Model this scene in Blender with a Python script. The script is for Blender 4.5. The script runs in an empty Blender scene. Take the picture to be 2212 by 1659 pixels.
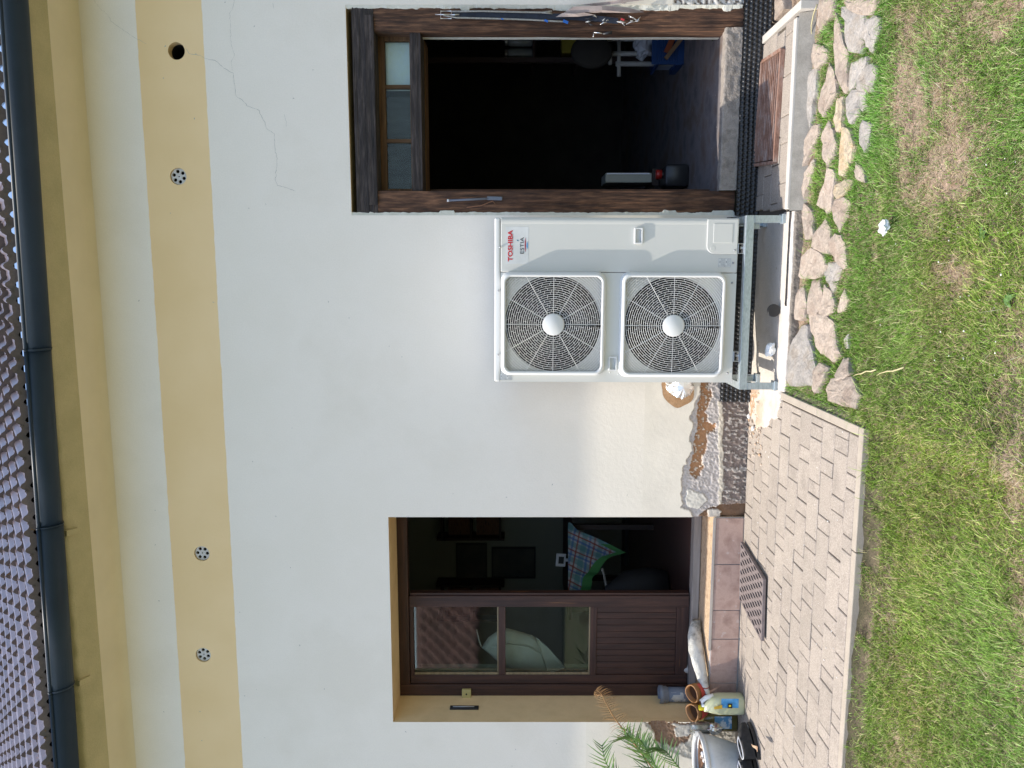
import bpy, bmesh, math, random
import numpy as np
from mathutils import Vector, Matrix, Euler
random.seed(7)
rng = np.random.default_rng(11)
SC = bpy.context.scene
COL = SC.collection

# ------------------------------------------------------------------ camera, sky, sun
TH = math.radians(8.2)
CT, ST = math.cos(TH), math.sin(TH)
EYE = 1.5
FOC = 1662.0
cam_d = bpy.data.cameras.new("camera")
cam_d.sensor_width = 36.0
cam_d.lens = 36.0 * FOC / 2212.0
cam_d.clip_start = 0.05
cam_d.clip_end = 400.0
cam = bpy.data.objects.new("camera", cam_d)
COL.objects.link(cam)
ROLL = 0.0
m3 = Matrix(((0, CT, ST), (0, ST, -CT), (-1, 0, 0)))      # the phone was held on its side
m3 = m3 @ Matrix.Rotation(ROLL, 3, 'Z')
cam.matrix_world = Matrix.Translation((0, 0, EYE)) @ m3.to_4x4()
SC.camera = cam

SUN_DIR = Vector((2.95, 0.99, -5.75)).normalized()          # direction the light travels
world = bpy.data.worlds.new("World")
SC.world = world
world.use_nodes = True
wn = world.node_tree
wn.nodes.clear()
sky = wn.nodes.new("ShaderNodeTexSky")
sky.sky_type = 'NISHITA'
sky.sun_disc = False
sky.sun_elevation = math.asin(-SUN_DIR.z)
sky.sun_rotation = math.atan2(-SUN_DIR.x, -SUN_DIR.y)
sky.air_density = 1.0
sky.dust_density = 1.6
bg = wn.nodes.new("ShaderNodeBackground")
bg.inputs['Strength'].default_value = 0.148
wo = wn.nodes.new("ShaderNodeOutputWorld")
wn.links.new(sky.outputs[0], bg.inputs[0])
wn.links.new(bg.outputs[0], wo.inputs[0])
sun_d = bpy.data.lights.new("sun", 'SUN')
sun_d.energy = 2.65
sun_d.angle = math.radians(0.53)
sun_d.color = (1.0, 0.94, 0.84)
sun = bpy.data.objects.new("sun", sun_d)
COL.objects.link(sun)
sun.rotation_euler = SUN_DIR.to_track_quat('-Z', 'Y').to_euler()
sun.location = (-6, -3, 12)
SC.view_settings.view_transform = 'Standard'
SC.view_settings.look = 'None'
SC.view_settings.gamma = 1
SC.view_settings.use_curve_mapping = False
SC.view_settings.exposure = 1.08

# ------------------------------------------------------------------ survey helpers: where a sight line meets a real plane
def ray(x, y):
    u = (829.5 - y) / FOC; v = (x - 1106) / FOC
    return (-ST + u * CT, CT + u * ST, -v)
def onY(x, y, Y):
    d = ray(x, y); t = Y / d[1]
    return Vector((d[0] * t, Y, EYE + d[2] * t))
def onZ(x, y, z):
    d = ray(x, y); t = (z - EYE) / d[2]
    return Vector((d[0] * t, d[1] * t, z))

# ------------------------------------------------------------------ noise
def _hash(ix, iy, iz, seed):
    h = (ix * 374761393 + iy * 668265263 + iz * 2147483647 + seed * 974711) & 0xffffffff
    h = ((h ^ (h >> 13)) * 1274126177) & 0xffffffff
    h = h ^ (h >> 16)
    return (h & 0xffff) / 65535.0
def vnoise(x, y, z=None, seed=0):
    x = np.asarray(x, float); y = np.asarray(y, float)
    z = np.zeros_like(x) if z is None else np.asarray(z, float)
    ix = np.floor(x).astype(np.int64); iy = np.floor(y).astype(np.int64); iz = np.floor(z).astype(np.int64)
    fx = x - ix; fy = y - iy; fz = z - iz
    fx = fx * fx * (3 - 2 * fx); fy = fy * fy * (3 - 2 * fy); fz = fz * fz * (3 - 2 * fz)
    r = 0
    for dx in (0, 1):
        for dy in (0, 1):
            for dz in (0, 1):
                w = (fx if dx else 1 - fx) * (fy if dy else 1 - fy) * (fz if dz else 1 - fz)
                r = r + w * _hash(ix + dx, iy + dy, iz + dz, seed)
    return r
def fbm(x, y, z=None, oct=4, seed=0):
    r = 0; a = 0.5; s = 1.0; tot = 0
    for o in range(oct):
        r = r + a * vnoise(np.asarray(x) * s, np.asarray(y) * s, None if z is None else np.asarray(z) * s, seed + o)
        tot += a; a *= 0.5; s *= 2.03
    return r / tot
def inpoly(px, py, poly):
    n = len(poly); ins = np.zeros(np.shape(px), bool); j = n - 1
    for i in range(n):
        xi, yi = poly[i][0], poly[i][1]; xj, yj = poly[j][0], poly[j][1]
        c = ((yi > py) != (yj > py)) & (px < (xj - xi) * (py - yi) / ((yj - yi) if yj != yi else 1e-9) + xi)
        ins ^= c; j = i
    return ins

# ------------------------------------------------------------------ mesh builder
class MB:
    def __init__(s): s.v = []; s.f = []; s.sm = []
    def add(s, vs, fs, smooth=False):
        b = len(s.v); s.v += [tuple(p) for p in vs]
        s.f += [tuple(b + i for i in f) for f in fs]; s.sm += [smooth] * len(fs)
        return s
    def box(s, a, b):
        x0, y0, z0 = a; x1, y1, z1 = b
        vs = [(x0,y0,z0),(x1,y0,z0),(x1,y1,z0),(x0,y1,z0),(x0,y0,z1),(x1,y0,z1),(x1,y1,z1),(x0,y1,z1)]
        return s.add(vs, [(0,3,2,1),(4,5,6,7),(0,1,5,4),(1,2,6,5),(2,3,7,6),(3,0,4,7)])
    def obox(s, c, size, rot=(0,0,0)):
        m = Euler(rot).to_matrix(); hx, hy, hz = [q / 2 for q in size]; c = Vector(c)
        vs = [c + m @ Vector(p) for p in [(-hx,-hy,-hz),(hx,-hy,-hz),(hx,hy,-hz),(-hx,hy,-hz),(-hx,-hy,hz),(hx,-hy,hz),(hx,hy,hz),(-hx,hy,hz)]]
        return s.add(vs, [(0,3,2,1),(4,5,6,7),(0,1,5,4),(1,2,6,5),(2,3,7,6),(3,0,4,7)])
    def tube(s, pts, r, n=8, closed=False, cap=True, smooth=True):
        pts = [Vector(p) for p in pts]; m = len(pts)
        rs = r if isinstance(r, (list, tuple)) else [r] * m
        vs = []; up = None
        for i, p in enumerate(pts):
            if closed: d = pts[(i + 1) % m] - pts[i - 1]
            else: d = pts[min(i + 1, m - 1)] - pts[max(i - 1, 0)]
            d.normalize()
            if up is None:
                up = Vector((0, 0, 1)) if abs(d.z) < 0.9 else Vector((1, 0, 0))
            a = d.cross(up)
            if a.length < 1e-5: a = d.orthogonal()
            a.normalize(); b = d.cross(a).normalized(); up = -b if False else up
            for k in range(n):
                t = 2 * math.pi * k / n
                vs.append(p + a * (rs[i] * math.cos(t)) + b * (rs[i] * math.sin(t)))
        fs = []
        for i in range(m if closed else m - 1):
            for k in range(n):
                i2 = (i + 1) % m
                fs.append((i*n+k, i2*n+k, i2*n+(k+1)%n, i*n+(k+1)%n))
        if cap and not closed:
            fs.append(tuple(range(n))); fs.append(tuple((m-1)*n + k for k in reversed(range(n))))
        return s.add(vs, fs, smooth)
    def lathe(s, prof, c, axis='Z', n=24, capa=True, capb=True, smooth=True, squash=(1,1)):
        c = Vector(c); vs = []; fs = []
        for (r, h) in prof:
            for k in range(n):
                t = 2 * math.pi * k / n; a = r*math.cos(t)*squash[0]; b = r*math.sin(t)*squash[1]
                vs.append(c + (Vector((a, b, h)) if axis == 'Z' else Vector((a, h, b)) if axis == 'Y' else Vector((h, a, b))))
        m = len(prof)
        for i in range(m - 1):
            for k in range(n):
                fs.append((i*n+k, i*n+(k+1)%n, (i+1)*n+(k+1)%n, (i+1)*n+k))
        s.add(vs, fs, smooth)
        b = len(s.v) - len(vs)
        if capa: s.f.append(tuple(b + k for k in reversed(range(n)))); s.sm.append(False)
        if capb: s.f.append(tuple(b + (m-1)*n + k for k in range(n))); s.sm.append(False)
        return s
    def prism(s, poly, z0, z1, axis='Z'):
        n = len(poly)
        def P(p, h): return (p[0], p[1], h) if axis == 'Z' else (p[0], h, p[1])
        vs = [P(p, z0) for p in poly] + [P(p, z1) for p in poly]
        fs = [tuple(reversed(range(n))), tuple(range(n, 2*n))] + [(i, (i+1)%n, n+(i+1)%n, n+i) for i in range(n)]
        return s.add(vs, fs)
    def loft(s, loops, closed=True, smooth=True, capa=False, capb=False):
        n = len(loops[0]); vs = [p for l in loops for p in l]; fs = []
        for i in range(len(loops) - 1):
            for k in range(n if closed else n - 1):
                fs.append((i*n+k, i*n+(k+1)%n, (i+1)*n+(k+1)%n, (i+1)*n+k))
        if capa: fs.append(tuple(reversed(range(n))))
        if capb: fs.append(tuple((len(loops)-1)*n + k for k in range(n)))
        return s.add(vs, fs, smooth)

def wloc(o):
    v = Vector((0, 0, 0))
    while o is not None: v += o.location; o = o.parent
    return v
def fixn(me):
    bm = bmesh.new(); bm.from_mesh(me); bmesh.ops.recalc_face_normals(bm, faces=bm.faces); bm.to_mesh(me); bm.free()
def obj(name, mb, mat, parent=None, label=None, cat=None, group=None, kind=None, bevel=0, segs=2, at=None, smooth=None, fix=True, subd=0):
    me = bpy.data.meshes.new(name)
    off = Vector(at) if at is not None else (wloc(parent) if parent is not None else Vector((0,0,0)))
    if parent is None and at is None and mb.v:
        a = np.array(mb.v); off = Vector((float(a[:,0].mean()), float(a[:,1].mean()), float(a[:,2].min())))
    me.from_pydata([(p[0]-off.x, p[1]-off.y, p[2]-off.z) for p in mb.v], [], mb.f)
    sm = mb.sm if smooth is None else [smooth] * len(mb.f)
    me.polygons.foreach_set('use_smooth', sm)
    if fix: fixn(me)
    for m in (mat if isinstance(mat, (list, tuple)) else [mat]): me.materials.append(m)
    o = bpy.data.objects.new(name, me); COL.objects.link(o)
    if parent is not None:
        o.parent = parent
        o.location = (Vector(at) - wloc(parent)) if at is not None else (0, 0, 0)
    else: o.location = off
    if bevel:
        b = o.modifiers.new('bevel', 'BEVEL'); b.width = bevel; b.segments = segs; b.limit_method = 'ANGLE'; b.angle_limit = math.radians(40)
    if subd:
        b = o.modifiers.new('subd', 'SUBSURF'); b.levels = subd; b.render_levels = subd
    tag(o, label, cat, group, kind)
    return o
def tag(o, label=None, cat=None, group=None, kind=None):
    if label: o['label'] = label
    if cat: o['category'] = cat
    if group: o['group'] = group
    if kind: o['kind'] = kind
    return o
def empty(name, loc, label=None, cat=None, group=None, kind=None):
    o = bpy.data.objects.new(name, None); o.empty_display_size = 0.1
    COL.objects.link(o); o.location = loc
    return tag(o, label, cat, group, kind)
def boolean(o, cutters):
    bm_all = bmesh.new()
    for c in cutters:
        me = bpy.data.meshes.new('t'); me.from_pydata([tuple(Vector(p) - wloc(o)) for p in c.v], [], c.f); fixn(me)
        co = bpy.data.objects.new('t', me); COL.objects.link(co); co.location = wloc(o)
        m = o.modifiers.new('b', 'BOOLEAN'); m.operation = 'DIFFERENCE'; m.solver = 'EXACT'; m.object = co
        bpy.context.view_layer.update()
        dg = bpy.context.evaluated_depsgraph_get()
        nm = bpy.data.meshes.new_from_object(o.evaluated_get(dg), depsgraph=dg)
        o.modifiers.remove(m)
        old = o.data; o.data = nm; bpy.data.meshes.remove(old)
        bpy.data.objects.remove(co); bpy.data.meshes.remove(me)
    bm_all.free()
def npmesh(name, V, F, mat, parent=None, kind=None, col=None, smooth=True, label=None, cat=None):
    """V (n,3) world, F (m,k) constant k"""
    off = np.array(wloc(parent)) if parent is not None else np.zeros(3)
    me = bpy.data.meshes.new(name); k = F.shape[1]
    me.vertices.add(len(V)); me.vertices.foreach_set('co', (V - off).astype(np.float32).ravel())
    me.loops.add(F.size); me.loops.foreach_set('vertex_index', F.astype(np.int32).ravel())
    me.polygons.add(len(F)); me.polygons.foreach_set('loop_start', np.arange(0, F.size, k, dtype=np.int32))
    me.polygons.foreach_set('loop_total', np.full(len(F), k, np.int32))
    me.polygons.foreach_set('use_smooth', np.full(len(F), smooth))
    me.update(calc_edges=True)
    if col is not None:
        a = me.color_attributes.new('tint', 'FLOAT_COLOR', 'POINT')
        c4 = np.ones((len(V), 4), np.float32); c4[:, :3] = col; a.data.foreach_set('color', c4.ravel())
    me.materials.append(mat)
    o = bpy.data.objects.new(name, me); COL.objects.link(o)
    if parent is not None: o.parent = parent
    return tag(o, label, cat, None, kind)
def gridmesh(xs, ys):
    nx, ny = len(xs), len(ys)
    A, B = np.meshgrid(xs, ys, indexing='ij')
    idx = np.arange(nx * ny).reshape(nx, ny)
    F = np.stack([idx[:-1,:-1], idx[1:,:-1], idx[1:,1:], idx[:-1,1:]], -1).reshape(-1, 4)
    return A.ravel(), B.ravel(), F

# ------------------------------------------------------------------ materials
def mat(name, cols, scale=8, detail=6, rough=0.8, bump=0.0, bscale=60, metal=0, spec=0.5, stretch=(1,1,1),
        coord='pos', rand=0.0, fine=0.0, fscale=200, lo=0.35, hi=0.65, attr=False, speck=None, bdist=0.004, coat=0, sss=0, trans=0):
    m = bpy.data.materials.new(name); m.use_nodes = True
    nt = m.node_tree; N = nt.nodes; L = nt.links; N.clear()
    out = N.new('ShaderNodeOutputMaterial'); bs = N.new('ShaderNodeBsdfPrincipled'); L.new(bs.outputs[0], out.inputs[0])
    if coord == 'pos': g = N.new('ShaderNodeNewGeometry'); src = g.outputs['Position']
    else: g = N.new('ShaderNodeTexCoord'); src = g.outputs['Object']
    mp = N.new('ShaderNodeMapping'); mp.inputs['Scale'].default_value = stretch; L.new(src, mp.inputs[0])
    vec = mp.outputs[0]
    if rand:
        oi = N.new('ShaderNodeObjectInfo'); sc = N.new('ShaderNodeVectorMath'); sc.operation = 'SCALE'
        cb = N.new('ShaderNodeCombineXYZ')
        for i in range(3): L.new(oi.outputs['Random'], cb.inputs[i])
        sc.inputs['Scale'].default_value = 37.0; L.new(cb.outputs[0], sc.inputs[0])
        ad = N.new('ShaderNodeVectorMath'); ad.operation = 'ADD'; L.new(vec, ad.inputs[0]); L.new(sc.outputs[0], ad.inputs[1]); vec = ad.outputs[0]
    def noise(s, d, r=0.6):
        n = N.new('ShaderNodeTexNoise'); n.inputs['Scale'].default_value = s; n.inputs['Detail'].default_value = d
        n.inputs['Roughness'].default_value = r; L.new(vec, n.inputs['Vector']); return n.outputs['Fac']
    n1 = noise(scale, detail)
    cr = N.new('ShaderNodeValToRGB'); L.new(n1, cr.inputs[0]); e = cr.color_ramp.elements
    k = len(cols)
    while len(e) < k: e.new(0.5)
    for i, c in enumerate(cols):
        e[i].position = lo + (hi - lo) * (i / max(1, k - 1)); e[i].color = (*c, 1)
    col = cr.outputs[0]
    def mul(a, b, f=1.0, mode='MULTIPLY'):
        mx = N.new('ShaderNodeMix'); mx.data_type = 'RGBA'; mx.blend_type = mode; mx.inputs[0].default_value = f
        if isinstance(f, float) is False: L.new(f, mx.inputs[0])
        L.new(a, mx.inputs[6])
        if hasattr(b, 'is_output'): L.new(b, mx.inputs[7])
        else: mx.inputs[7].default_value = (*b, 1)
        return mx.outputs[2]
    def rng_(o, a, b, c, d):
        r = N.new('ShaderNodeMapRange'); r.inputs[1].default_value = a; r.inputs[2].default_value = b
        r.inputs[3].default_value = c; r.inputs[4].default_value = d; L.new(o, r.inputs[0]); return r.outputs[0]
    def grey(o):
        c = N.new('ShaderNodeCombineColor'); [L.new(o, c.inputs[i]) for i in range(3)]; return c.outputs[0]
    if attr:
        at = N.new('ShaderNodeAttribute'); at.attribute_name = 'tint'; col = mul(col, at.outputs['Color'])
    if rand: col = mul(col, grey(rng_(oi.outputs['Random'], 0, 1, 1 - rand, 1 + rand)))
    if fine: col = mul(col, grey(rng_(noise(fscale, 3), 0.3, 0.7, 1 - fine, 1 + fine)))
    if speck:
        f = rng_(noise(speck[1], 2), speck[2], speck[2] + 0.04, 0, 1)
        mx = N.new('ShaderNodeMix'); mx.data_type = 'RGBA'; L.new(f, mx.inputs[0]); L.new(col, mx.inputs[6]); mx.inputs[7].default_value = (*speck[0], 1); col = mx.outputs[2]
    L.new(col, bs.inputs['Base Color'])
    bs.inputs['Roughness'].default_value = rough; bs.inputs['Metallic'].default_value = metal
    bs.inputs['Specular IOR Level'].default_value = spec
    if coat: bs.inputs['Coat Weight'].default_value = coat; bs.inputs['Coat Roughness'].default_value = 0.1
    if trans: bs.inputs['Transmission Weight'].default_value = trans
    if bump:
        b = N.new('ShaderNodeBump'); b.inputs['Strength'].default_value = bump; b.inputs['Distance'].default_value = bdist
        L.new(noise(bscale, 5), b.inputs['Height']); L.new(b.outputs[0], bs.inputs['Normal'])
    m['col_node'] = 1
    return m
def nodes(m):
    nt = m.node_tree; bs = [n for n in nt.nodes if n.type == 'BSDF_PRINCIPLED'][0]
    return nt, nt.nodes, nt.links, bs
def plain(name, c, **k): return mat(name, [tuple(q * 0.9 for q in c), tuple(min(1, q * 1.08) for q in c)], **k)
# ================================================================== HOUSE
D = 4.8                                     # wall plane
ZB = 3.327; ZT = 3.718                      # tan band
OL = (-2.99, -1.561, 0.2, 2.30)             # left recess
OR = (0.35, 1.564, 0.0, 2.48)               # storeroom opening
house = empty('house', (-0.5, D, 0), 'cream rendered farmhouse wall with tan band, tiled eaves and two open doorways', 'house')

M_ochre = mat('ochre_paint', [(.68,.50,.27),(.74,.55,.31),(.66,.48,.26)], scale=3, rough=.85, bump=.25, bscale=60, fine=.05)
M_plaster = mat('cream_plaster', [(.82,.750,.645),(.86,.79,.69),(.84,.77,.665)], scale=1.3, rough=.88, bump=.3, bscale=35, fine=.025, fscale=120, bdist=.005)
def band(m):
    nt, N, L, bs = nodes(m)
    old = bs.inputs['Base Color'].links[0].from_socket
    g = N.new('ShaderNodeNewGeometry'); sp = N.new('ShaderNodeSeparateXYZ'); L.new(g.outputs['Position'], sp.inputs[0])
    nz = N.new('ShaderNodeTexNoise'); nz.inputs['Scale'].default_value = 14; nz.inputs['Detail'].default_value = 5; L.new(g.outputs['Position'], nz.inputs['Vector'])
    ma = N.new('ShaderNodeMath'); ma.operation = 'MULTIPLY_ADD'; L.new(nz.outputs[0], ma.inputs[0]); ma.inputs[1].default_value = .012; L.new(sp.outputs['Z'], ma.inputs[2])
    def st(a, b):
        r = N.new('ShaderNodeMapRange'); r.inputs[1].default_value = a; r.inputs[2].default_value = b; L.new(ma.outputs[0], r.inputs[0]); return r.outputs[0]
    a = st(ZB + .004, ZB + .008); b = st(ZT + .008, ZT + .004)
    mu = N.new('ShaderNodeMath'); mu.operation = 'MULTIPLY'; L.new(a, mu.inputs[0]); L.new(b, mu.inputs[1])
    n2 = N.new('ShaderNodeTexNoise'); n2.inputs['Scale'].default_value = 2.2; n2.inputs['Detail'].default_value = 4; L.new(g.outputs['Position'], n2.inputs['Vector'])
    cr = N.new('ShaderNodeValToRGB'); cr.color_ramp.elements[0].position = .35; cr.color_ramp.elements[1].position = .65
    cr.color_ramp.elements[0].color = (.84,.61,.32,1); cr.color_ramp.elements[1].color = (.88,.65,.36,1); L.new(n2.outputs[0], cr.inputs[0])
    # the lowest metre of the render shifts to a darker, warmer cream
    n3 = N.new('ShaderNodeTexNoise'); n3.inputs['Scale'].default_value = 1.7; n3.inputs['Detail'].default_value = 6; L.new(g.outputs['Position'], n3.inputs['Vector'])
    m3_ = N.new('ShaderNodeMath'); m3_.operation = 'MULTIPLY_ADD'; L.new(n3.outputs[0], m3_.inputs[0]); m3_.inputs[1].default_value = .9; L.new(sp.outputs['Z'], m3_.inputs[2])
    r3 = N.new('ShaderNodeMapRange'); r3.inputs[1].default_value = .95; r3.inputs[2].default_value = 1.75; r3.inputs[3].default_value = 1; r3.inputs[4].default_value = 0; L.new(m3_.outputs[0], r3.inputs[0])
    x3 = N.new('ShaderNodeMix'); x3.data_type = 'RGBA'; L.new(r3.outputs[0], x3.inputs[0]); L.new(old, x3.inputs[6]); x3.inputs[7].default_value = (.78, .715, .60, 1); old = x3.outputs[2]
    mx = N.new('ShaderNodeMix'); mx.data_type = 'RGBA'; L.new(mu.outputs[0], mx.inputs[0]); L.new(old, mx.inputs[6]); L.new(cr.outputs[0], mx.inputs[7])
    L.new(mx.outputs[2], bs.inputs['Base Color'])
band(M_plaster)
M_white = mat('chalky_edge', [(.62,.60,.50),(.72,.70,.62)], scale=20, rough=.9, bump=.5, bscale=60)

# wall with its openings
wall = obj('wall', MB().box((-11, D, -.3), (4.4, D + .34, 4.075)), [M_plaster, M_ochre], house, fix=True)
PA = (-1.561, -.42, -.02, .66); PB = (-3.75, -2.99, -.02, 1.0); PC = (1.564, 2.3, -.02, .75)
cut = [MB().box((OL[0], D - .1, -.02), (OL[1], D + .6, OL[3])), MB().box((OR[0], D - .1, -.4), (OR[1], D + .6, OR[3]))]
for p in (PA, PC): cut.append(MB().box((p[0] - (0 if p is PC else 0), D - .1, p[2]), (p[1], D + .05, p[3])))
cut.append(MB().box((PB[0], D - .1, PB[2]), (PB[1], D + .05, PB[3])))
vents = [(381,110,0), (385,381,1), (436,1196,1), (439,1415,1)]
vc = [onY(x, y, D) for x, y, k in vents]
for c in vc:
    cut.append(MB().lathe([(.054, -.05), (.050, .0), (.0495, .5)], (c.x, D, c.z), 'Y', 40))
duct = onY(1462, 838, D)
boolean(wall, cut)
for p in wall.data.polygons:
    c = p.center + wloc(wall); n = p.normal
    if D + .002 < c.y < D + .338:
        if abs(c.z - OL[3]) < .02 and abs(n.z) > .9: p.material_index = 1
        if (abs(c.x - OL[0]) < .02 or abs(c.x - OL[1]) < .02) and abs(n.x) > .9 and c.z < 2.4: p.material_index = 1
        if abs(c.z - OR[3]) < .02 and abs(n.z) > .9: p.material_index = 1
        if c.z > 3 and c.z < 3.7 and c.y < D + .3 and abs(n.y) < .5: p.material_index = 1

# ---- weathered plaster patches: real relief, colour of what is exposed
def z5(pts): return [(x / 4.0326 + 1371.4, y / 4.0326 + 795.4) for x, y in pts]
def zp(pts): return [(x / 8.065 + 1261.6, y / 8.065 + 1481) for x, y in pts]
def wall_poly(pts): return [(onY(x, y, D).x, onY(x, y, D).z) for x, y in pts]
expA = wall_poly(z5([(600,60),(575,145),(555,250),(540,320),(500,410),(495,600),(470,760),(440,880),(395,990),(400,1030),(410,1100),(420,1200),(520,1290),(540,1330),(1000,1330),(1000,60)]))
clayA = wall_poly(z5([(580,60),(650,60),(655,200),(690,235),(635,380),(640,470),(712,485),(705,565),(640,565),(620,700),(600,880),(575,940),(520,970),(490,900),(500,780),(530,620),(560,520),(550,400),(575,300)]))
plA = wall_poly(z5([(450,1060),(600,1090),(640,1150),(560,1230),(470,1210),(440,1130)]))
bandA = wall_poly(z5([(772,0),(772,600),(775,1000),(762,1190),(1000,1200),(1000,0)]))
stripA = wall_poly(z5([(735,290),(735,700),(738,1190),(772,1190),(772,290)]))
cornA = wall_poly(z5([(540,1310),(640,1230),(760,1185),(1000,1190),(1000,1330),(540,1330)]))
cornW = wall_poly(z5([(640,1240),(720,1225),(765,1260),(740,1310),(640,1315)]))
expB = wall_poly(zp([(1040,640),(1120,740),(1240,830),(1240,970),(1330,1050),(1540,1130),(1700,1220),(1880,1290),(2000,1500),(3000,1600),(3000,640)]))
brnB = wall_poly(zp([(1100,640),(1240,840),(1250,960),(1400,1040),(1640,1080),(1820,1000),(1850,880),(1900,700),(1900,640)]))
whB = wall_poly(zp([(1520,700),(1600,685),(1900,675),(1900,850),(1800,890),(1600,900),(1570,840),(1640,760)]))
expC = wall_poly([(1450,30),(1452,8),(1468,-15),(1480,-60),(1490,-200),(1800,-200),(1800,30)])
def fuzz(X, Z, poly, amp=.012, s=22, seed=0):
    dx = (fbm(X * s, Z * s, oct=4, seed=seed) - .5) * amp * 5; dz = (fbm(X * s + 31, Z * s + 7, oct=4, seed=seed + 9) - .5) * amp * 5
    return inpoly(X + dx, Z + dz, poly)
def patch(name, R, kind):
    res = .0042 if kind != 'C' else .008
    xs = np.arange(R[0], R[1] + res, res); zs = np.arange(R[2], R[3] + res, res); xs[-1] = R[1]; zs[-1] = R[3]
    X, Z, F = gridmesh(xs, zs)
    base = np.array([.78, .715, .60])
    C = np.tile(base, (len(X), 1)); Yd = np.zeros(len(X))
    lump = fbm(X * 9, Z * 9, oct=4, seed=3) - .5
    fin = fbm(X * 70, Z * 70, oct=4, seed=5) - .5
    # plaster itself: slightly wavy trowelled surface
    edge = np.minimum(np.minimum(X - R[0], R[1] - X), R[3] - Z); fade = np.clip(edge / .06, 0, 1)
    Yd += (lump * .0016 + fin * .0007) * fade
    def setz(mask, col, var, dep, rough, s=60, seed=1):
        n = fbm(X * s, Z * s, oct=4, seed=seed)
        cc = np.array(col)[None, :] * (1 + (n[:, None] - .5) * var)
        C[mask] = cc[mask]; Yd[mask] = (dep + (n - .5) * rough)[mask]
        return n
    if kind == 'A':
        setz(fuzz(X, Z, expA), (.50,.45,.41), .8, .010, .012, 90, 4)
        n = fbm(X * 120, Z * 60, oct=3, seed=8)
        setz(fuzz(X, Z, stripA, .006), (.56,.50,.40), .5, .006, .008, 70, 5)
        setz(fuzz(X, Z, clayA, .009), (.40,.21,.10), .5, .024, .012, 50, 6)
        spk = fuzz(X, Z, clayA, .009) & (fbm(X * 75, Z * 75, oct=2, seed=22) > .66); C[spk] = (.62,.52,.40); Yd[spk] -= .008
        setz(fuzz(X, Z, plA, .006), (.62,.58,.50), .3, .004, .006, 50, 7)
        b = fuzz(X, Z, bandA, .004)
        setz(b, (.21,.165,.14), .6, .012, .013, 55, 11)
        sp = b & (fbm(X * 80, Z * 45, oct=3, seed=12) > .59); C[sp] = np.array([.37,.33,.29]) * (.8 + .4 * n[sp, None]); Yd[sp] -= .006
        b = fuzz(X, Z, cornA, .006)
        setz(b, (.24,.14,.08), .9, .030, .022, 30, 14)
        setz(fuzz(X, Z, cornW, .006), (.60,.54,.46), .3, .008, .012, 25, 15)
    if kind == 'B':
        setz(fuzz(X, Z, expB, .008), (.52,.48,.41), .5, .006, .010, 70, 4)
        b = fuzz(X, Z, brnB, .008)
        setz(b, (.27,.17,.11), .7, .016, .012, 80, 6)
        setz(fuzz(X, Z, whB, .012), (.56,.52,.46), .4, .007, .006, 60, 7)
    if kind == 'C':
        b = fuzz(X, Z, expC, .012)
        setz(b, (.58,.55,.50), .9, .004, .03, 45, 4)
        sp = b & (fbm(X * 60, Z * 60, oct=3, seed=2) > .60); C[sp] = (.22,.17,.13); Yd[sp] += .01
    V = np.stack([X, D + Yd, Z], 1); nx, nz = len(xs), len(zs)
    for side, ix in ((0, 0), (1, nx - 1)):
        ed = ix * nz + np.arange(nz); b0 = len(V); E = V[ed].copy(); E[:, 1] = D + .052
        V = np.concatenate([V, V[ed], E]); cc = np.tile(np.array([.70,.51,.28]), (2 * nz, 1)); cc[:, :] *= 1
        C = np.concatenate([C, cc]); k = np.arange(nz - 1); a = b0 + k; b = b0 + nz + k
        F = np.concatenate([F, np.stack([a, a + 1, b + 1, b], 1)])
    return npmesh(name, V, F, M_patch, house, col=C)
M_patch = mat('weathered_plaster', [(.95,.95,.95),(1.03,1.03,1.03)], scale=6, rough=.92, bump=.22, bscale=120, attr=True, bdist=.003, fine=.08, fscale=260)
patch('worn_plaster', PA, 'A'); patch('worn_plaster', PB, 'B'); patch('worn_plaster', PC, 'C')

# ---- cracks: thin open joints in the render
M_crack = plain('crack_grey', (.42,.40,.36), rough=1)  # even grey of the crack ribbons and chips
def crack(pts, w=.0022, wob=.006):
    mb = MB(); P = []
    for i in range(len(pts) - 1):
        a = onY(*pts[i], D); b = onY(*pts[i + 1], D); n = max(2, int((b - a).length / .012))
        for k in range(n): P.append(a.lerp(b, k / n) + Vector((random.uniform(-1,1) * wob * .5, 0, random.uniform(-1,1) * wob * .5)))
    for i in range(len(P) - 1):
        d = (P[i+1] - P[i]).normalized(); s = Vector((-d.z, 0, d.x)); ww = w * random.uniform(.35, 1)
        q = [P[i] - s*ww*.5, P[i] + s*ww*.5, P[i+1] + s*ww*.5, P[i+1] - s*ww*.5]
        mb.add([(p.x, D - .0006, p.z) for p in q], [(0,1,2,3)])
    return mb
def zc(pts): return [(x / 3.0, y / 3.0) for x, y in pts]
for pts in [zc([(1200,310),(1225,345),(1300,358),(1325,382),(1390,388),(1450,440),(1510,475),(1522,560),(1530,620),(1590,665),(1600,682),(1680,715),(1690,750),(1715,790),(1728,835),(1780,870),(1777,940),(1797,1040),(1790,1090),(1785,1170),(1800,1200),(1880,1225),(1920,1240)]),
            zc([(1520,0),(1510,50),(1490,90),(1495,210),(1500,290),(1518,360),(1500,400),(1508,470)]),
            zc([(610,0),(650,55),(700,95),(720,140),(790,190),(880,250),(960,290)]),
            zc([(1770,20),(1780,70)]), zc([(1840,740),(1858,790),(1850,835)])]:
    obj('crack', crack(pts, .0023 if len(pts) > 15 else .0014), M_crack, house, fix=False)
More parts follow.
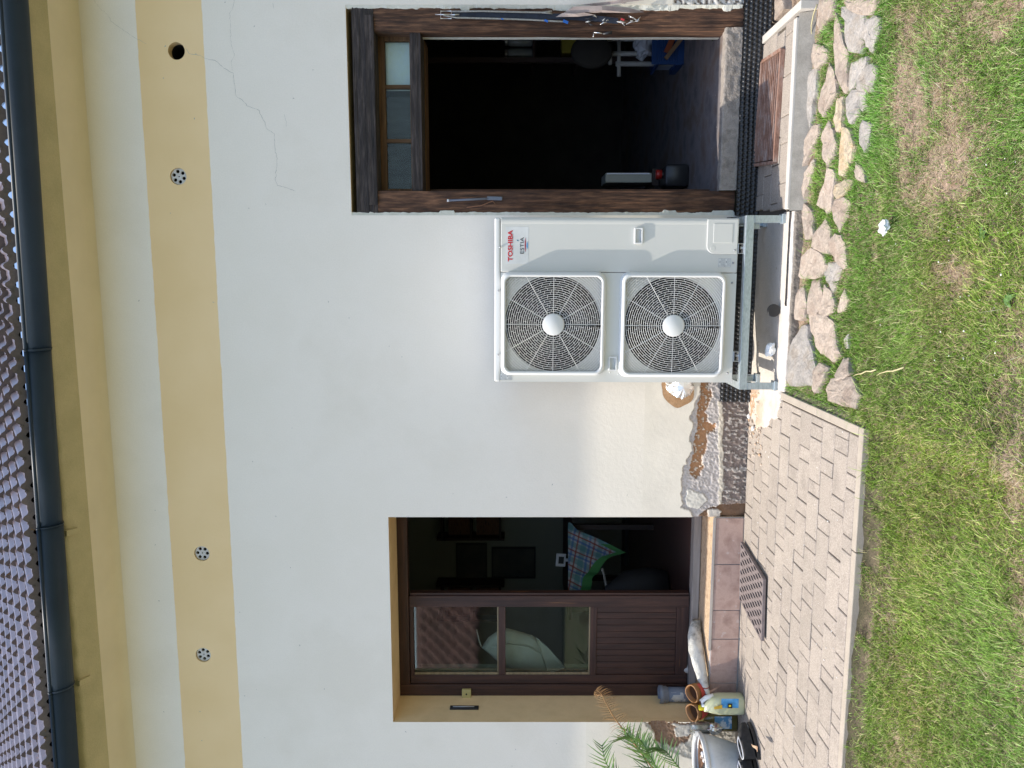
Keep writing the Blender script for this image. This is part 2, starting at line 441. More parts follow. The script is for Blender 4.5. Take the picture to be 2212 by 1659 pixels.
# small scars in the render
mb = MB()
for i in range(70):
    p = onY(random.uniform(300, 1400), random.uniform(0, 1659), D)
    if OL[0]-.05 < p.x < OL[1]+.05 and p.z < 2.4 or OR[0]-.1 < p.x < OR[1]+.1 and p.z < 2.6: continue
    a = random.uniform(0, 6.3); l = random.uniform(.003, .009); w = random.uniform(.0015, .003)
    d = Vector((math.cos(a), 0, math.sin(a))); s = Vector((-d.z, 0, d.x)); c = Vector((p.x, D - .0008, p.z))
    mb.add([c - d*l, c + s*w, c + d*l, c - s*w], [(0,1,2,3)])
obj('chip', mb, M_crack, house, kind='stuff', fix=False)

# ---- vent covers
M_ventdisc = mat('vent_disc', [(.62,.60,.55),(.50,.47,.42)], scale=30, rough=.5)
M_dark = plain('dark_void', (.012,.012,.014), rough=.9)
for i, (c, (x, y, k)) in enumerate(zip(vc, vents)):
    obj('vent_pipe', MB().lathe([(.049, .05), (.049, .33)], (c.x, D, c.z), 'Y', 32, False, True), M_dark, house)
    if not k: continue
    rot = [0, .2, .45, .1][i]
    d = obj('vent_cover', MB().lathe([(.048, .004), (.0485, .014)], (c.x + .001, D + .008, c.z), 'Y', 40), M_ventdisc, house)
    cs = []
    for q in range(6):
        a = rot + q * math.pi / 3
        cs.append(MB().lathe([(.0105, 0), (.0105, .05)], (c.x + .031 * math.cos(a), D - .01, c.z + .031 * math.sin(a)), 'Y', 14))
    cs.append(MB().lathe([(.004, 0), (.004, .05)], (c.x, D - .01, c.z), 'Y', 10))
    boolean(d, cs)

# ---- plastered eaves cornice (cove + rough soffit)
M_cor = mat('yellow_cornice', [(.50,.43,.25),(.58,.49,.29)], scale=6, rough=.95, bump=.5, bscale=90, bdist=.006, fine=.08)
M_cor2 = mat('yellow_cove_paint', [(.76,.65,.46),(.82,.70,.50)], scale=3, rough=.9, bump=.2, bscale=60)
def extr(prof, name, m, jag=None, res=.04):
    xs = np.arange(-11, 4.4, res); n = len(prof)
    V = []; 
    for x in xs:
        for k, (y, z) in enumerate(prof):
            j = (vnoise(x * 22, 0, seed=4) - .5) * jag if jag and k >= n - 2 else 0
            dz = -.0035 * 0
            V.append((x, y + float(j), z + dz))
    V = np.array(V); idx = np.arange(len(xs) * n).reshape(len(xs), n)
    F = np.stack([idx[:-1,:-1], idx[1:,:-1], idx[1:,1:], idx[:-1,1:]], -1).reshape(-1, 4)
    return npmesh(name, V, F, m, house)
A = (D + .0, 4.045)
prof = [(D - .001, 4.050), (D - .006, 4.066), (D - .02, 4.080), (D - .045, 4.091), (D - .11, 4.104), (D - .20, 4.120)]
extr(prof, 'cove', M_cor2)
extr([(D - .20, 4.120), (D - .23, 4.130), (D - .28, 4.148), (D - .34, 4.166), (D - .365, 4.178), (D - .365, 4.25)], 'soffit', M_cor, jag=.018, res=.02)
for (x, y) in [(155, 1152), (180, 1475)]:
    p = onY(x, y, D - .36)
    mb = MB().obox((p.x, D - .335, 4.158), (.034, .085, .024), (-.30, 0, .1))
    obj('plaster_spout', mb, M_cor, house)

# ---- gutter
M_gut = mat('blue_grey_gutter', [(.014,.026,.042),(.018,.032,.05)], scale=4, rough=.45, metal=.0, spec=.32, fine=.06)
def gz(x): return 4.244 - .0185 * (x + 2.96)
def gutter_seg(x0, x1, r, name='gutter_section'):
    mb = MB(); loops = []
    for x in (x0, x1):
        l = []
        for k in range(15):
            a = math.pi + math.pi * k / 14
            l.append((x, 4.332 + r * math.cos(a), gz(x) + r * math.sin(a) * 1.05))
        for k in range(15):
            a = 2 * math.pi - math.pi * k / 14
            l.append((x, 4.332 + (r - .004) * math.cos(a), gz(x) + (r - .004) * math.sin(a) * 1.05 + .001))
        loops.append(l)
    mb.loft(loops, True, True, True, True)
    f = MB().tube([(x0, 4.332 - r, gz(x0) + .002), (x1, 4.332 - r, gz(x1) + .002)], .011, 10)
    g = obj(name, mb, M_gut, gutter)
    obj('rim_bead', f, M_gut, g)
gutter = empty('gutter', (-.5, 4.27, 4.1)); gutter.parent = house; gutter.location = Vector((-.5, 4.27, 4.1)) - wloc(house)
js = [onY(40, 60, 4.27).x, onY(68, 755, 4.27).x, onY(92, 1140, 4.27).x, onY(130, 1492, 4.27).x]
xs = [-11.0, js[3], js[2], js[1], 4.4]
for i in range(4): gutter_seg(xs[i] - .01, xs[i + 1], [.078, .081, .078, .081][i])
for j in js[1:]: gutter_seg(j - .004, j + .004, .0835, 'joint_ring')

# ---- roof: glazed double-roll tiles
M_tile = mat('glazed_brown_tile', [(.10,.08,.085),(.15,.11,.11),(.12,.09,.093)], scale=14, rough=.3, spec=.55, coat=.15, coord='obj', rand=.18, bump=.15, bscale=60, fine=.12, fscale=90,
             speck=((.22,.10,.04), 30, .68))
PH = math.radians(40); EY, EZ = 4.272, 4.272
roof = obj('roof', MB().add([(-11, EY + .05, EZ - .01), (5, EY + .05, EZ - .01), (5, EY + .05 + 5.6*math.cos(PH), EZ - .01 + 5.6*math.sin(PH)), (-11, EY + .05 + 5.6*math.cos(PH), EZ - .01 + 5.6*math.sin(PH))], [(0,1,2,3)]),
           M_dark, house)
obj('roof_boarding', MB().box((-11, 4.42, 4.258), (4.4, D + .3, 4.275)), mat('dark_boards', [(.05,.03,.02),(.09,.06,.04)], rough=.9), house)
obj('eave_tile_strip', MB().add([(-11, 4.29, gz(-11) - .015), (4.4, 4.29, gz(4.4) - .015), (4.4, 4.305, gz(4.4) + .04), (-11, 4.305, gz(-11) + .04)], [(0,1,2,3)]), M_tile, roof)
TW, TL, TEX = .19, .42, .335
mb = MB(); n = 24; loops = []; n = 16
def wz(t):  # t 0..1 across
    return .034 * max(0, math.sin(2 * math.pi * (t * 2 - .15))) ** .8 + .004 * math.cos(4 * math.pi * t)
for (l, lift) in [(0, -.034), (0.0, .014), (TL, .014), (TL, 0)]:
    row = []
    for k in range(n + 1):
        t = k / n; row.append(((t - .5) * (TW + .015), l, wz(t) + lift))
    loops.append(row)
mb.loft([loops[0], loops[1]], False, False); mb.loft([loops[1], loops[2]], False, True); mb.loft([loops[0], loops[3]], False, True)
# rib along the side lap
mb.box((-.098, -.006, .010), (-.090, TL, .024))
tile_me = None; ntile = 0; far_tiles = MB()
for r in range(13):
    for c in range(-50, 22):
        x = c * TW + (.15 if r % 2 else 0) * 0 + .02 * r * 0
        s = r * TEX
        y = EY + s * math.cos(PH) - .0; z = EZ + s * math.sin(PH) + .015 + (gz(x) - 4.24) * .9 * max(0, 1 - r / 12)
        d = Vector((x, y, z - EYE)); w = d.y * CT - d.x * ST
        ix = 1106 - FOC * (d.z / w); iy = 829.5 - FOC * ((d.x * CT + d.y * ST) / w)
        if ix < -14 or ix > 260 or iy < -40 or iy > 1700 or ntile >= 300:
            R_ = Euler((PH - math.radians(4.6), 0, 0)).to_matrix(); b_ = []
            for l_, lift_ in ((0, -.034), (0, .014), (TL, .014)):
                b_.append([Vector((x, y, z)) + R_ @ Vector(((k / 8 - .5) * (TW + .004), l_, wz(k / 8) + lift_)) for k in range(9)])
            far_tiles.loft(b_, False, False); continue
        ntile += 1
        if tile_me is None:
            t = obj('roof_tile', mb, M_tile, roof, at=(0, 0, 0)); tile_me = t.data
            t.location = Vector((x, y, z)) - wloc(roof)
        else:
            t = bpy.data.objects.new('roof_tile', tile_me); COL.objects.link(t); t.parent = roof; t.location = Vector((x, y, z)) - wloc(roof)
        t.rotation_euler = (PH - math.radians(4.6) + random.uniform(-.006, .006), random.uniform(-.004, .004), random.uniform(-.006, .006))

obj('roof_tile', far_tiles, M_tile, roof, kind='stuff', fix=False)
# ================================================================== WOOD
def wood(name, axis, a, b, c, **k):
    st = {'x': (.06, 1, 1), 'y': (1, .06, 1), 'z': (1, 1, .06)}[axis]
    kk = dict(scale=48, detail=8, rough=.85, bump=.9, bscale=70, stretch=st, bdist=.006, lo=.30, hi=.70, fine=.15, fscale=30)
    kk.update(k)
    return mat(name, [a, b, c], **kk)
OWv = wood('old_wood_upright', 'z', (.026,.014,.009), (.090,.043,.024), (.23,.115,.06), scale=52, lo=.30, hi=.72, stretch=(1,1,.13))
OWh = wood('old_wood_level', 'x', (.010,.008,.008), (.040,.031,.028), (.10,.078,.07), scale=52, lo=.30, hi=.72, stretch=(.13,1,1))
OWb = wood('orange_wood_level', 'x', (.05,.025,.012), (.11,.055,.022), (.20,.11,.05))
OWz = wood('orange_wood_upright', 'z', (.05,.025,.012), (.11,.055,.022), (.20,.11,.05))
BRv = wood('brown_stain_upright', 'z', (.024,.010,.008), (.044,.018,.013), (.070,.030,.020), bump=.35, rough=.6, speck=((.16,.07,.03), 26, .70))
BRh = wood('brown_stain_level', 'x', (.024,.010,.008), (.044,.018,.013), (.070,.030,.020), bump=.35, rough=.6, speck=((.16,.07,.03), 26, .70))

def rough_beam(x0, x1, y0, y1, z0, z1, axis, amp=.004, seed=0, miter=None):
    """a weathered squared timber: front and sides carry grooves along the grain"""
    mb = MB(); L0, L1 = (z0, z1) if axis == 'z' else (x0, x1); W0, W1 = (x0, x1) if axis == 'z' else (z0, z1)
    nl = int((L1 - L0) / .02) + 1; ring = []
    nw = 26; nd = 8
    prof = [(W0 + (W1 - W0) * k / nw, y0, 1) for k in range(nw + 1)] + [(W1, y0 + (y1 - y0) * k / nd, 0) for k in range(1, nd + 1)] + \
           [(W1 - (W1 - W0) * k / 2, y1, 0) for k in range(1, 3)] + [(W0, y1 - (y1 - y0) * k / nd, 0) for k in range(1, nd)]
    A = np.array([(p[0], p[1]) for p in prof]); loops = []
    for i in range(nl + 1):
        l = L0 + (L1 - L0) * i / nl
        nse = fbm(A[:, 0] * 90, A[:, 1] * 90, np.full(len(A), l * 2.2), oct=3, seed=seed) - .5
        big = fbm(A[:, 0] * 12, A[:, 1] * 12, np.full(len(A), l * 3), oct=2, seed=seed + 5) - .5
        loop = []
        for k, (w, y) in enumerate(A):
            corner = 0.004 if k in (0, nw) else 0
            yy = y + (nse[k] * 2.6 * amp + big[k] * 2 * amp + corner if y < y0 + .001 else 0); ww = w + (big[k] * 2 * amp if y > y0 + .001 else (corner if k == 0 else -corner))
            ll = l
            if miter:
                f = (w - W0) / (W1 - W0)
                if i == 0: ll = l + miter[0] * (f if miter[0] > 0 else (f - 0)) * 0 + miter[0] * f
                if i == nl: ll = l + miter[1] * f
            loop.append((ww, yy, ll) if axis == 'z' else (ll, yy, ww))
        loops.append(loop)
    return mb.loft(loops, True, False, True, True)
store = empty('storeroom_door_frame', (.95, D, .12)); store.parent = house; store.location = Vector((.95, D, .12)) - wloc(house)
bw = .137; x0, x1 = OR[0] + .012, OR[1] - .008; zt = OR[3] - .028
yF, yK = D + .012, D + .135
obj('upright_beam', rough_beam(x0, x0 + bw, yF, yK, .14, zt - bw + .004, 'z', seed=1), OWv, store)
obj('upright_beam', rough_beam(x1 - bw, x1, yF, yK, .10, zt - bw + .004, 'z', seed=2), OWv, store)
def lint():
    m = rough_beam(x0, x1, yF - .004, yK, zt - bw, zt, 'x', seed=3); return m
obj('lintel_beam', lint(), OWh, store)
# inner moulding strip set slightly proud on the lintel and uprights (double frame)
obj('lintel_strip', rough_beam(x0 + .05, x1 - .05, yF - .016, yF - .004, zt - .134, zt - .078, 'x', .0015, 6), OWh, store)
zb1 = 2.112
obj('transom_bar', rough_beam(x0 + bw, x1 - bw, D + .03, D + .20, zb1 - .068, zb1, 'x', .003, 4), OWh, store)
obj('door_stop', MB().box((x0 + bw, D + .20, zb1 - .075), (x1 - bw, D + .36, zb1 + .0)), OWb, store)
# rough crumbly plaster edge round the opening
def edge_strip():
    mb = MB()
    def strip(a, b, inward):
        n = int((b - a).length / .01); P = [a.lerp(b, k / n) for k in range(n + 1)]
        vs = []; fs = []
        for k, p in enumerate(P):
            w = .010 + .016 * float(fbm(p.x * 30 + 3, p.z * 30, oct=4, seed=9)) + (.012 if vnoise(p.x * 9, p.z * 9, seed=6) > .72 else 0)
            q = p + inward * w
            vs += [(p.x, D + .0015, p.z), (q.x, D + .004 + .006 * float(vnoise(p.x * 50, p.z * 50)), q.z), (q.x, D + .02, q.z)]
        for k in range(n): fs += [(3*k, 3*k+3, 3*k+4, 3*k+1), (3*k+1, 3*k+4, 3*k+5, 3*k+2)]
        mb.add(vs, fs)
    strip(Vector((OR[0], 0, .14)), Vector((OR[0], 0, OR[3])), Vector((1, 0, 0)))
    strip(Vector((OR[1], 0, .14)), Vector((OR[1], 0, OR[3])), Vector((-1, 0, 0)))
    return mb
obj('plaster_edge', edge_strip(), M_white, house)
# transom light: frame, two glazing bars, three panes
ty0, ty1 = D + .125, D + .165
zt2 = zt - bw; zp0 = 2.125; zp1 = onY(835, 300, ty0).z
obj('transom_frame', MB().box((x0 + bw - .02, ty0, zp1), (x1 - bw + .02, ty1, zt2 + .02)).box((x0 + bw - .02, ty0, zb1 - .01), (x1 - bw + .02, ty1, zp0))
    .box((x0 + bw - .02, ty0, zp0), (x0 + bw + .022, ty1, zp1)).box((x1 - bw - .022, ty0, zp0), (x1 - bw + .02, ty1, zp1)), OWb, store, bevel=.003)
bars = [onY(860, y, ty0).x for y in (304, 187)]
for b in bars: obj('glazing_bar', MB().box((b - .011, ty0 + .001, zp0), (b + .011, ty1 - .001, zp1)), OWz, store, bevel=.003)
def glass(name, tint=(.9,.95,.93), rough=.02, refl=1.0, dirt=.0):
    m = bpy.data.materials.new(name); m.use_nodes = True; nt = m.node_tree; N = nt.nodes; L = nt.links; N.clear()
    out = N.new('ShaderNodeOutputMaterial'); tr = N.new('ShaderNodeBsdfTransparent'); gl = N.new('ShaderNodeBsdfGlossy'); mx = N.new('ShaderNodeMixShader')
    fr = N.new('ShaderNodeFresnel'); fr.inputs[0].default_value = 1.5; ml = N.new('ShaderNodeMath'); ml.operation = 'MULTIPLY'; ml.inputs[1].default_value = 2.0 * refl
    L.new(fr.outputs[0], ml.inputs[0]); L.new(ml.outputs[0], mx.inputs[0]); tr.inputs[0].default_value = (*tint, 1); gl.inputs['Roughness'].default_value = rough
    L.new(tr.outputs[0], mx.inputs[1]); L.new(gl.outputs[0], mx.inputs[2]); last = mx.outputs[0]
    if dirt:
        df = N.new('ShaderNodeBsdfDiffuse'); df.inputs[0].default_value = (.5,.5,.48,1); m2 = N.new('ShaderNodeMixShader')
        nz = N.new('ShaderNodeTexNoise'); nz.inputs['Scale'].default_value = 8; mr = N.new('ShaderNodeMapRange'); mr.inputs[1].default_value = .3; mr.inputs[2].default_value = .8; mr.inputs[3].default_value = 0; mr.inputs[4].default_value = dirt
        L.new(nz.outputs[0], mr.inputs[0]); L.new(mr.outputs[0], m2.inputs[0]); L.new(last, m2.inputs[1]); L.new(df.outputs[0], m2.inputs[2]); last = m2.outputs[0]
    L.new(last, out.inputs[0]); return m
G_door = glass('window_glass', dirt=.02, refl=.75)
G_dusty = glass('dusty_glass', dirt=.02, refl=.22)
xsb = [x0 + bw + .022, bars[0] - .011, bars[0] + .011, bars[1] - .011, bars[1] + .011, x1 - bw - .022]
M_paper = mat('pale_blind', [(.70,.74,.88),(.82,.84,.86),(.80,.80,.62)], scale=3, rough=.8)
M_grey_cloth = mat('grey_cloth', [(.03,.03,.032),(.07,.07,.072)], scale=12, stretch=(1,1,.3), rough=.95)
for i in range(3):
    obj('pane', MB().box((xsb[2*i], ty0 + .018, zp0), (xsb[2*i+1], ty0 + .021, zp1)), G_dusty, store)
# what hangs behind the transom: a pale board on the right, drooping grey cloth left and middle
obj('backing_board', MB().box((bars[1] - .012, ty1 + .01, zp0 - .02), (x1 - bw + .03, ty1 + .02, zp1 + .02)), M_paper, store)
mb = MB(); n = 40; top = []; bot = []
for k in range(n + 1):
    t = k / n; x = x0 + bw - .01 + (bars[1] - .05 - x0 - bw + .01) * t
    y = ty1 + .02 + .010 * math.sin(t * 40) + .006 * math.sin(t * 17)
    top.append((x, y, zp1 + .03)); bot.append((x + .01 * math.sin(t * 9), y + .01, zp0 - .03))
mb.loft([top, bot], False, True); obj('hanging_cloth', mb, M_grey_cloth, store, fix=False)
# sill and jambs of the storeroom
M_conc = mat('rough_concrete', [(.23,.20,.17),(.36,.31,.265),(.29,.255,.22)], scale=12, rough=.95, bump=1.0, bscale=70, bdist=.01, fine=.15)
M_floor = mat('storeroom_floor', [(.11,.10,.105),(.19,.17,.17),(.15,.11,.09)], scale=5, rough=.7, bump=.3, bscale=20, speck=((.35,.33,.32), 26, .70))
def rough_slab(x0, x1, y0, y1, z0, z1, amp, res=.012, seed=1):
    mb = MB(); xs = np.arange(x0, x1 + res, res); prof = []
    nz = max(2, int((z1 - z0) / res)); ny = max(2, int((y1 - y0) / res))
    pr = [(y0, z0 + (z1 - z0) * k / nz) for k in range(nz)] + [(y0 + (y1 - y0) * k / ny, z1) for k in range(ny + 1)]
    loops = []
    for x in xs:
        A = np.array(pr); nn = fbm(A[:,0] * 60, A[:,1] * 60, np.full(len(A), x * 60), oct=3, seed=seed) - .5
        nb = fbm(A[:,0] * 9, A[:,1] * 9, np.full(len(A), x * 9), oct=2, seed=seed + 3) - .5
        loops.append([(x, y + (nn[i] + nb[i]) * amp, z + (nn[i] + nb[i]) * amp * .6) for i, (y, z) in enumerate(pr)])
    mb.loft(loops, False, True); return mb
obj('threshold', rough_slab(x0 + bw - .002, x1 - bw + .004, D - .015, D + .055, .135, .240, .014), M_conc, store, fix=False)

# rooms behind the two doorways
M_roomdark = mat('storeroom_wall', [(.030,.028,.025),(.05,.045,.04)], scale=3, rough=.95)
def room(name, x0, x1, y0, y1, z0, z1, mw, mf, hole, mc=None):
    w = obj(name + '_wall', MB().add([(x0,y1,z0),(x1,y1,z0),(x1,y1,z1),(x0,y1,z1),(x0,y0,z0),(x0,y0,z1),(x1,y0,z0),(x1,y0,z1)], [(0,3,2,1),(0,4,5,3),(1,2,7,6),(3,5,7,2)]), mw, house, fix=False)
    f = obj(name + '_floor', MB().add([(x0,y0,z0),(x1,y0,z0),(x1,y1,z0),(x0,y1,z0)], [(0,1,2,3)]), mf, house, fix=False)
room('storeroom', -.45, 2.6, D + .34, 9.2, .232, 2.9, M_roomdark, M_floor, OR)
obj('storeroom_floor_front', MB().add([(x0 + bw - .03, D + .05, .234), (x1 - bw + .03, D + .05, .234), (x1 - bw + .03, D + .345, .234), (x0 + bw - .03, D + .345, .234)], [(0,1,2,3)]), M_floor, house, fix=False)
M_kwall = mat('kitchen_wall', [(.30,.31,.27),(.27,.28,.25)], scale=1, rough=.9)
M_kfloor = mat('brown_lino', [(.11,.055,.045),(.085,.045,.038)], scale=2, rough=.35)
room('kitchen', -5.2, -.5, D + .342, 8.6, .225, 2.75, M_kwall, M_kfloor, OL)
# open storeroom door leaf seen edge-on against the left jamb, and the pale plaster at the right jamb
obj('jamb_plaster', MB().box((x1 - bw - .004, yK, .24), (x1 - bw + .02, yK + .028, 2.05)), M_white, house)
obj('open_door_leaf', MB().box((x0 + bw - .012, D + .19, .25), (x0 + bw + .026, D + .85, 2.02)), OWv, store)

# ================================================================== LEFT DOORWAY: step, threshold, frame, leaf
M_step = mat('sandy_step_top', [(.42,.30,.19),(.52,.38,.25),(.34,.22,.14)], scale=18, rough=.95, bump=.8, bscale=90, bdist=.006, fine=.2)
obj('doorstep', rough_slab(OL[0] + .002, OL[1] - .002, D + .012, D + .36, .0, .192, .007, .014, 4), M_step, house, fix=False)
M_rtile = mat('rose_brown_tile', [(.27,.17,.14),(.43,.30,.25),(.33,.215,.18)], scale=9, rough=.3, bump=.08, bscale=40, spec=.5, rand=.05, lo=.3, hi=.7, fine=.06, speck=((.46,.36,.32), 24, .66))
M_grout = plain('grey_grout', (.46,.44,.42), rough=.9)
M_alu = mat('aluminium_trim', [(.62,.62,.62),(.7,.7,.7)], rough=.3, metal=.9, scale=20)
tx = [OL[1] - .002] + [onY(1570, y, D).x for y in (1218, 1317, 1379, 1474)] + [OL[0] + .004]
steptile = obj('step_riser', MB().box((OL[0] + .002, D - .004, -.02), (OL[1] - .002, D + .010, .186)), M_grout, house)
for i in range(5):
    a, b = tx[i + 1] + .0028, tx[i] - .0028
    obj('tile', MB().box((a, D - .011 - .001 * (i % 2), .004), (b, D - .0045, .182)), M_rtile, steptile, bevel=.0015)
obj('tile_trim', MB().box((tx[3] - .08, D - .015, .184), (tx[0], D + .004, .196)).box((tx[3] - .08, D - .017, .196), (tx[0], D - .009, .2005)), M_alu, house, bevel=.001)
M_thr = mat('grey_threshold_board', [(.23,.20,.18),(.33,.29,.26)], scale=30, stretch=(.1,1,1), rough=.7, bump=.4, bscale=50)
FY = D + .325
obj('threshold_board', MB().box((OL[0], FY - .03, .196), (OL[1] + .2, FY + .06, .246)), M_thr, house, bevel=.004)
kd = empty('kitchen_door', (-2.3, FY, .25)); kd.parent = house; kd.location = Vector((-2.3, FY, .25)) - wloc(house)
def q(y): return onY(1100, y, FY).x
def r_(x, y=1400): return onY(x, y, FY).z
XJ = q(1479); XL = OL[0]; XE = q(1289); ZH = r_(884); ztop = OL[3]
obj('frame_jamb', MB().box((XL, FY - .0, .246), (XJ, FY + .07, ztop)), BRv, kd, bevel=.004)
obj('frame_head', MB().box((XJ, FY + .003, ZH), (OL[1] + .25, FY + .07, ztop)), BRh, kd, bevel=.004)
# leaf
zl0 = .252; yl0, yl1 = FY + .012, FY + .052
gx0 = q(1460); gx1 = q(1313); zg = [r_(894), r_(1077), r_(1092), r_(1275)]
obj('door_stile', MB().box((XJ + .003, yl0, zl0), (gx0, yl1, ZH - .004)), BRv, kd, bevel=.003)
obj('door_stile', MB().box((gx1, yl0, zl0), (XE, yl1, ZH - .004)), BRv, kd, bevel=.003)
for a, b in [(zg[0], ZH - .004), (zg[2], zg[1]), (zg[3] - .045, zg[3]), (zl0, zl0 + .085)]:
    obj('door_rail', MB().box((gx0, yl0 + .001, a), (gx1, yl1, b)), BRh, kd, bevel=.003)
nb = 11; zb0, zb1_ = zl0 + .085, zg[3] - .045; w = (gx1 - gx0) / nb
for i in range(nb):
    obj('board', MB().box((gx0 + w * i + .0006, yl0 + .012, zb0), (gx0 + w * (i + 1) - .0006, yl0 + .03, zb1_)), BRv, kd, bevel=.003)
M_bead = wood('pale_bead', 'x', (.16,.12,.07), (.22,.17,.10), (.28,.22,.13), bump=.2)
for (a, b) in [(zg[1], zg[0]), (zg[3], zg[2])]:
    obj('pane', MB().box((gx0, yl0 + .017, a), (gx1, yl0 + .021, b)), G_door, kd)
    obj('glazing_bead', MB().box((gx0, yl0 + .005, a), (gx0 + .016, yl0 + .016, b)).box((gx0 + .016, yl0 + .005, a), (gx1, yl0 + .016, a + .010)), M_bead, kd, bevel=.002)
obj('door_edge_strip', MB().box((XE, yl0 + .01, zl0), (XE + .018, yl1 + .02, ZH - .01)), BRv, kd, bevel=.002)
obj('top_rail_bead', MB().box((XE, FY + .02, r_(881)), (OL[1] + .2, FY + .03, r_(879))), M_alu, kd)
# switch box on the jamb and black thermometer on the reveal
M_yplast = plain('yellowed_plastic', (.48,.42,.18), rough=.45)
c = onY(1008, 1495, FY)
sb = empty('door_contact_box', (c.x, FY, c.z), 'small yellowed plastic box fixed on the brown door jamb', 'junction box')
obj('housing', MB().box((c.x - .035, FY - .028, c.z - .032), (c.x + .030, FY - .0005, c.z + .032)), M_yplast, sb, bevel=.005)
obj('screw', MB().lathe([(.006, -.031), (.006, -.027)], (c.x, FY, c.z), 'Y', 10), M_dark, sb)
rx = OL[0]; p = ray(1003, 1530); t = rx / p[0]; ty = p[1] * t; tz = EYE + p[2] * t; tz1 = EYE + ray(972, 1530)[2] * t; tz0 = EYE + ray(1034, 1530)[2] * t
th = empty('black_thermometer', (rx, ty, tz), 'narrow black thermometer on the ochre door reveal', 'thermometer')
M_blk = plain('black_plastic', (.02,.02,.022), rough=.4)
obj('backplate', MB().box((rx + .0005, ty - .022, tz0), (rx + .010, ty + .022, tz1)), M_blk, th, bevel=.003)
obj('tube', MB().tube([(rx + .013, ty, tz0 + .03), (rx + .013, ty, tz1 - .02)], .004, 8), plain('grey_tube', (.35,.35,.36), rough=.2), th)

# ================================================================== HEAT PUMP
HY = 4.305; HX0, HX1 = -.612, .296; HZ0, HZ1 = .256, 1.597; HB = HY + .32
M_hp = mat('warm_white_enamel', [(.625,.61,.56),(.645,.63,.58)], scale=2, rough=.42, spec=.5, bump=.02, bscale=500)
M_hp2 = mat('lighter_enamel_grille', [(.72,.71,.68),(.74,.73,.70)], scale=2, rough=.35)
M_black = plain('deep_black', (.006,.006,.007), rough=.6)
M_fan = plain('dark_fan_plastic', (.03,.03,.033), rough=.5)
hp = empty('heat_pump', (-.158, HY + .15, HZ0), 'white twin-fan heat pump outdoor unit standing on a galvanized frame between the doorways', 'heat pump')
SX = onY(1300, 590, HY).x      # seam between fan panel and service panel
obj('casing', MB().box((HX0 + .006, HY + .03, HZ0 + .005), (HX0 + .012, HB, HZ1 - .03)).box((HX1 - .012, HY + .03, HZ0 + .005), (HX1 - .006, HB, HZ1 - .03))
    .box((HX0 + .012, HB - .02, HZ0 + .005), (HX1 - .012, HB - .012, HZ1 - .03)).box((HX0 + .012, HY + .03, HZ0 + .004), (HX1 - .012, HB - .02, HZ0 + .02)), M_hp, hp)
obj('divider', MB().box((SX + .012, HY + .02, HZ0 + .02), (SX + .016, HB - .03, HZ1 - .03)), M_black, hp)
obj('inner_back', MB().box((HX0 + .02, HB - .06, HZ0 + .02), (SX + .012, HB - .05, HZ1 - .03)), M_black, hp)
lid = obj('lid', MB().box((HX0, HY - .004, HZ1 - .032), (HX1, HB + .004, HZ1)), M_hp2, hp, bevel=.010, segs=4)
fp = obj('fan_panel', MB().box((HX0, HY, HZ0), (SX - .0015, HY + .028, HZ1 - .0335)), M_hp, hp)
fans = []
for (xa, xb, ya, yb) in [(1087, 1306, 594, 809), (1343, 1568, 594, 812)]:
    a = onY(xa, yb, HY - .046); b = onY(xb, ya, HY - .046)
    fans.append(((a.x + b.x) / 2, (a.z + b.z) / 2, (b.x - a.x) / 2, (a.z - b.z) / 2))
RO = .268
boolean(fp, [MB().lathe([(RO, -.1), (RO, .1)], (f[0], HY, f[1]), 'Y', 72) for f in fans] + [MB().box((onY(1317, 800, HY).x, HY - .1, onY(1331, 790, HY).z), (onY(1317, 772, HY).x, HY + .018, onY(1317, 790, HY).z))])
# left edge folds and little louvre lugs
for k in range(9):
    z = HZ1 - .10 - k * .145
    obj('side_lug', MB().box((HX0 - .008, HY + .05, z), (HX0 + .001, HY + .062, z + .012)), M_hp, hp, bevel=.002)
sp_ = obj('service_panel', MB().box((SX + .0015, HY - .004, HZ0), (HX1, HY + .03, HZ1 - .0335)), M_hp, hp, bevel=.004)
# rounded right corner fold
obj('corner_fold', MB().loft([[(HX1 - .034, HY - .0045, HZ0 + .004), (HX1 - .016, HY - .0045 - .004, HZ0 + .004), (HX1 + .0015, HY - .002, HZ0 + .004), (HX1 + .0015, HY + .028, HZ0 + .004)],
                              [(HX1 - .034, HY - .0045, HZ1 - .036), (HX1 - .016, HY - .0045 - .004, HZ1 - .036), (HX1 + .0015, HY - .002, HZ1 - .036), (HX1 + .0015, HY + .028, HZ1 - .036)]], False, True), M_hp, hp, fix=False)
def rsq(cx, cz, hx, hz, r, y, n=9):
    P = []
    for (sx, sz, a0) in [(1,1,0), (-1,1,90), (-1,-1,180), (1,-1,270)]:
        for k in range(n):
            a = math.radians(a0 + 90 * k / (n - 1))
            P.append((cx + sx * (hx - r) + r * math.cos(a), y, cz + sz * (hz - r) + r * math.sin(a)))
    return P
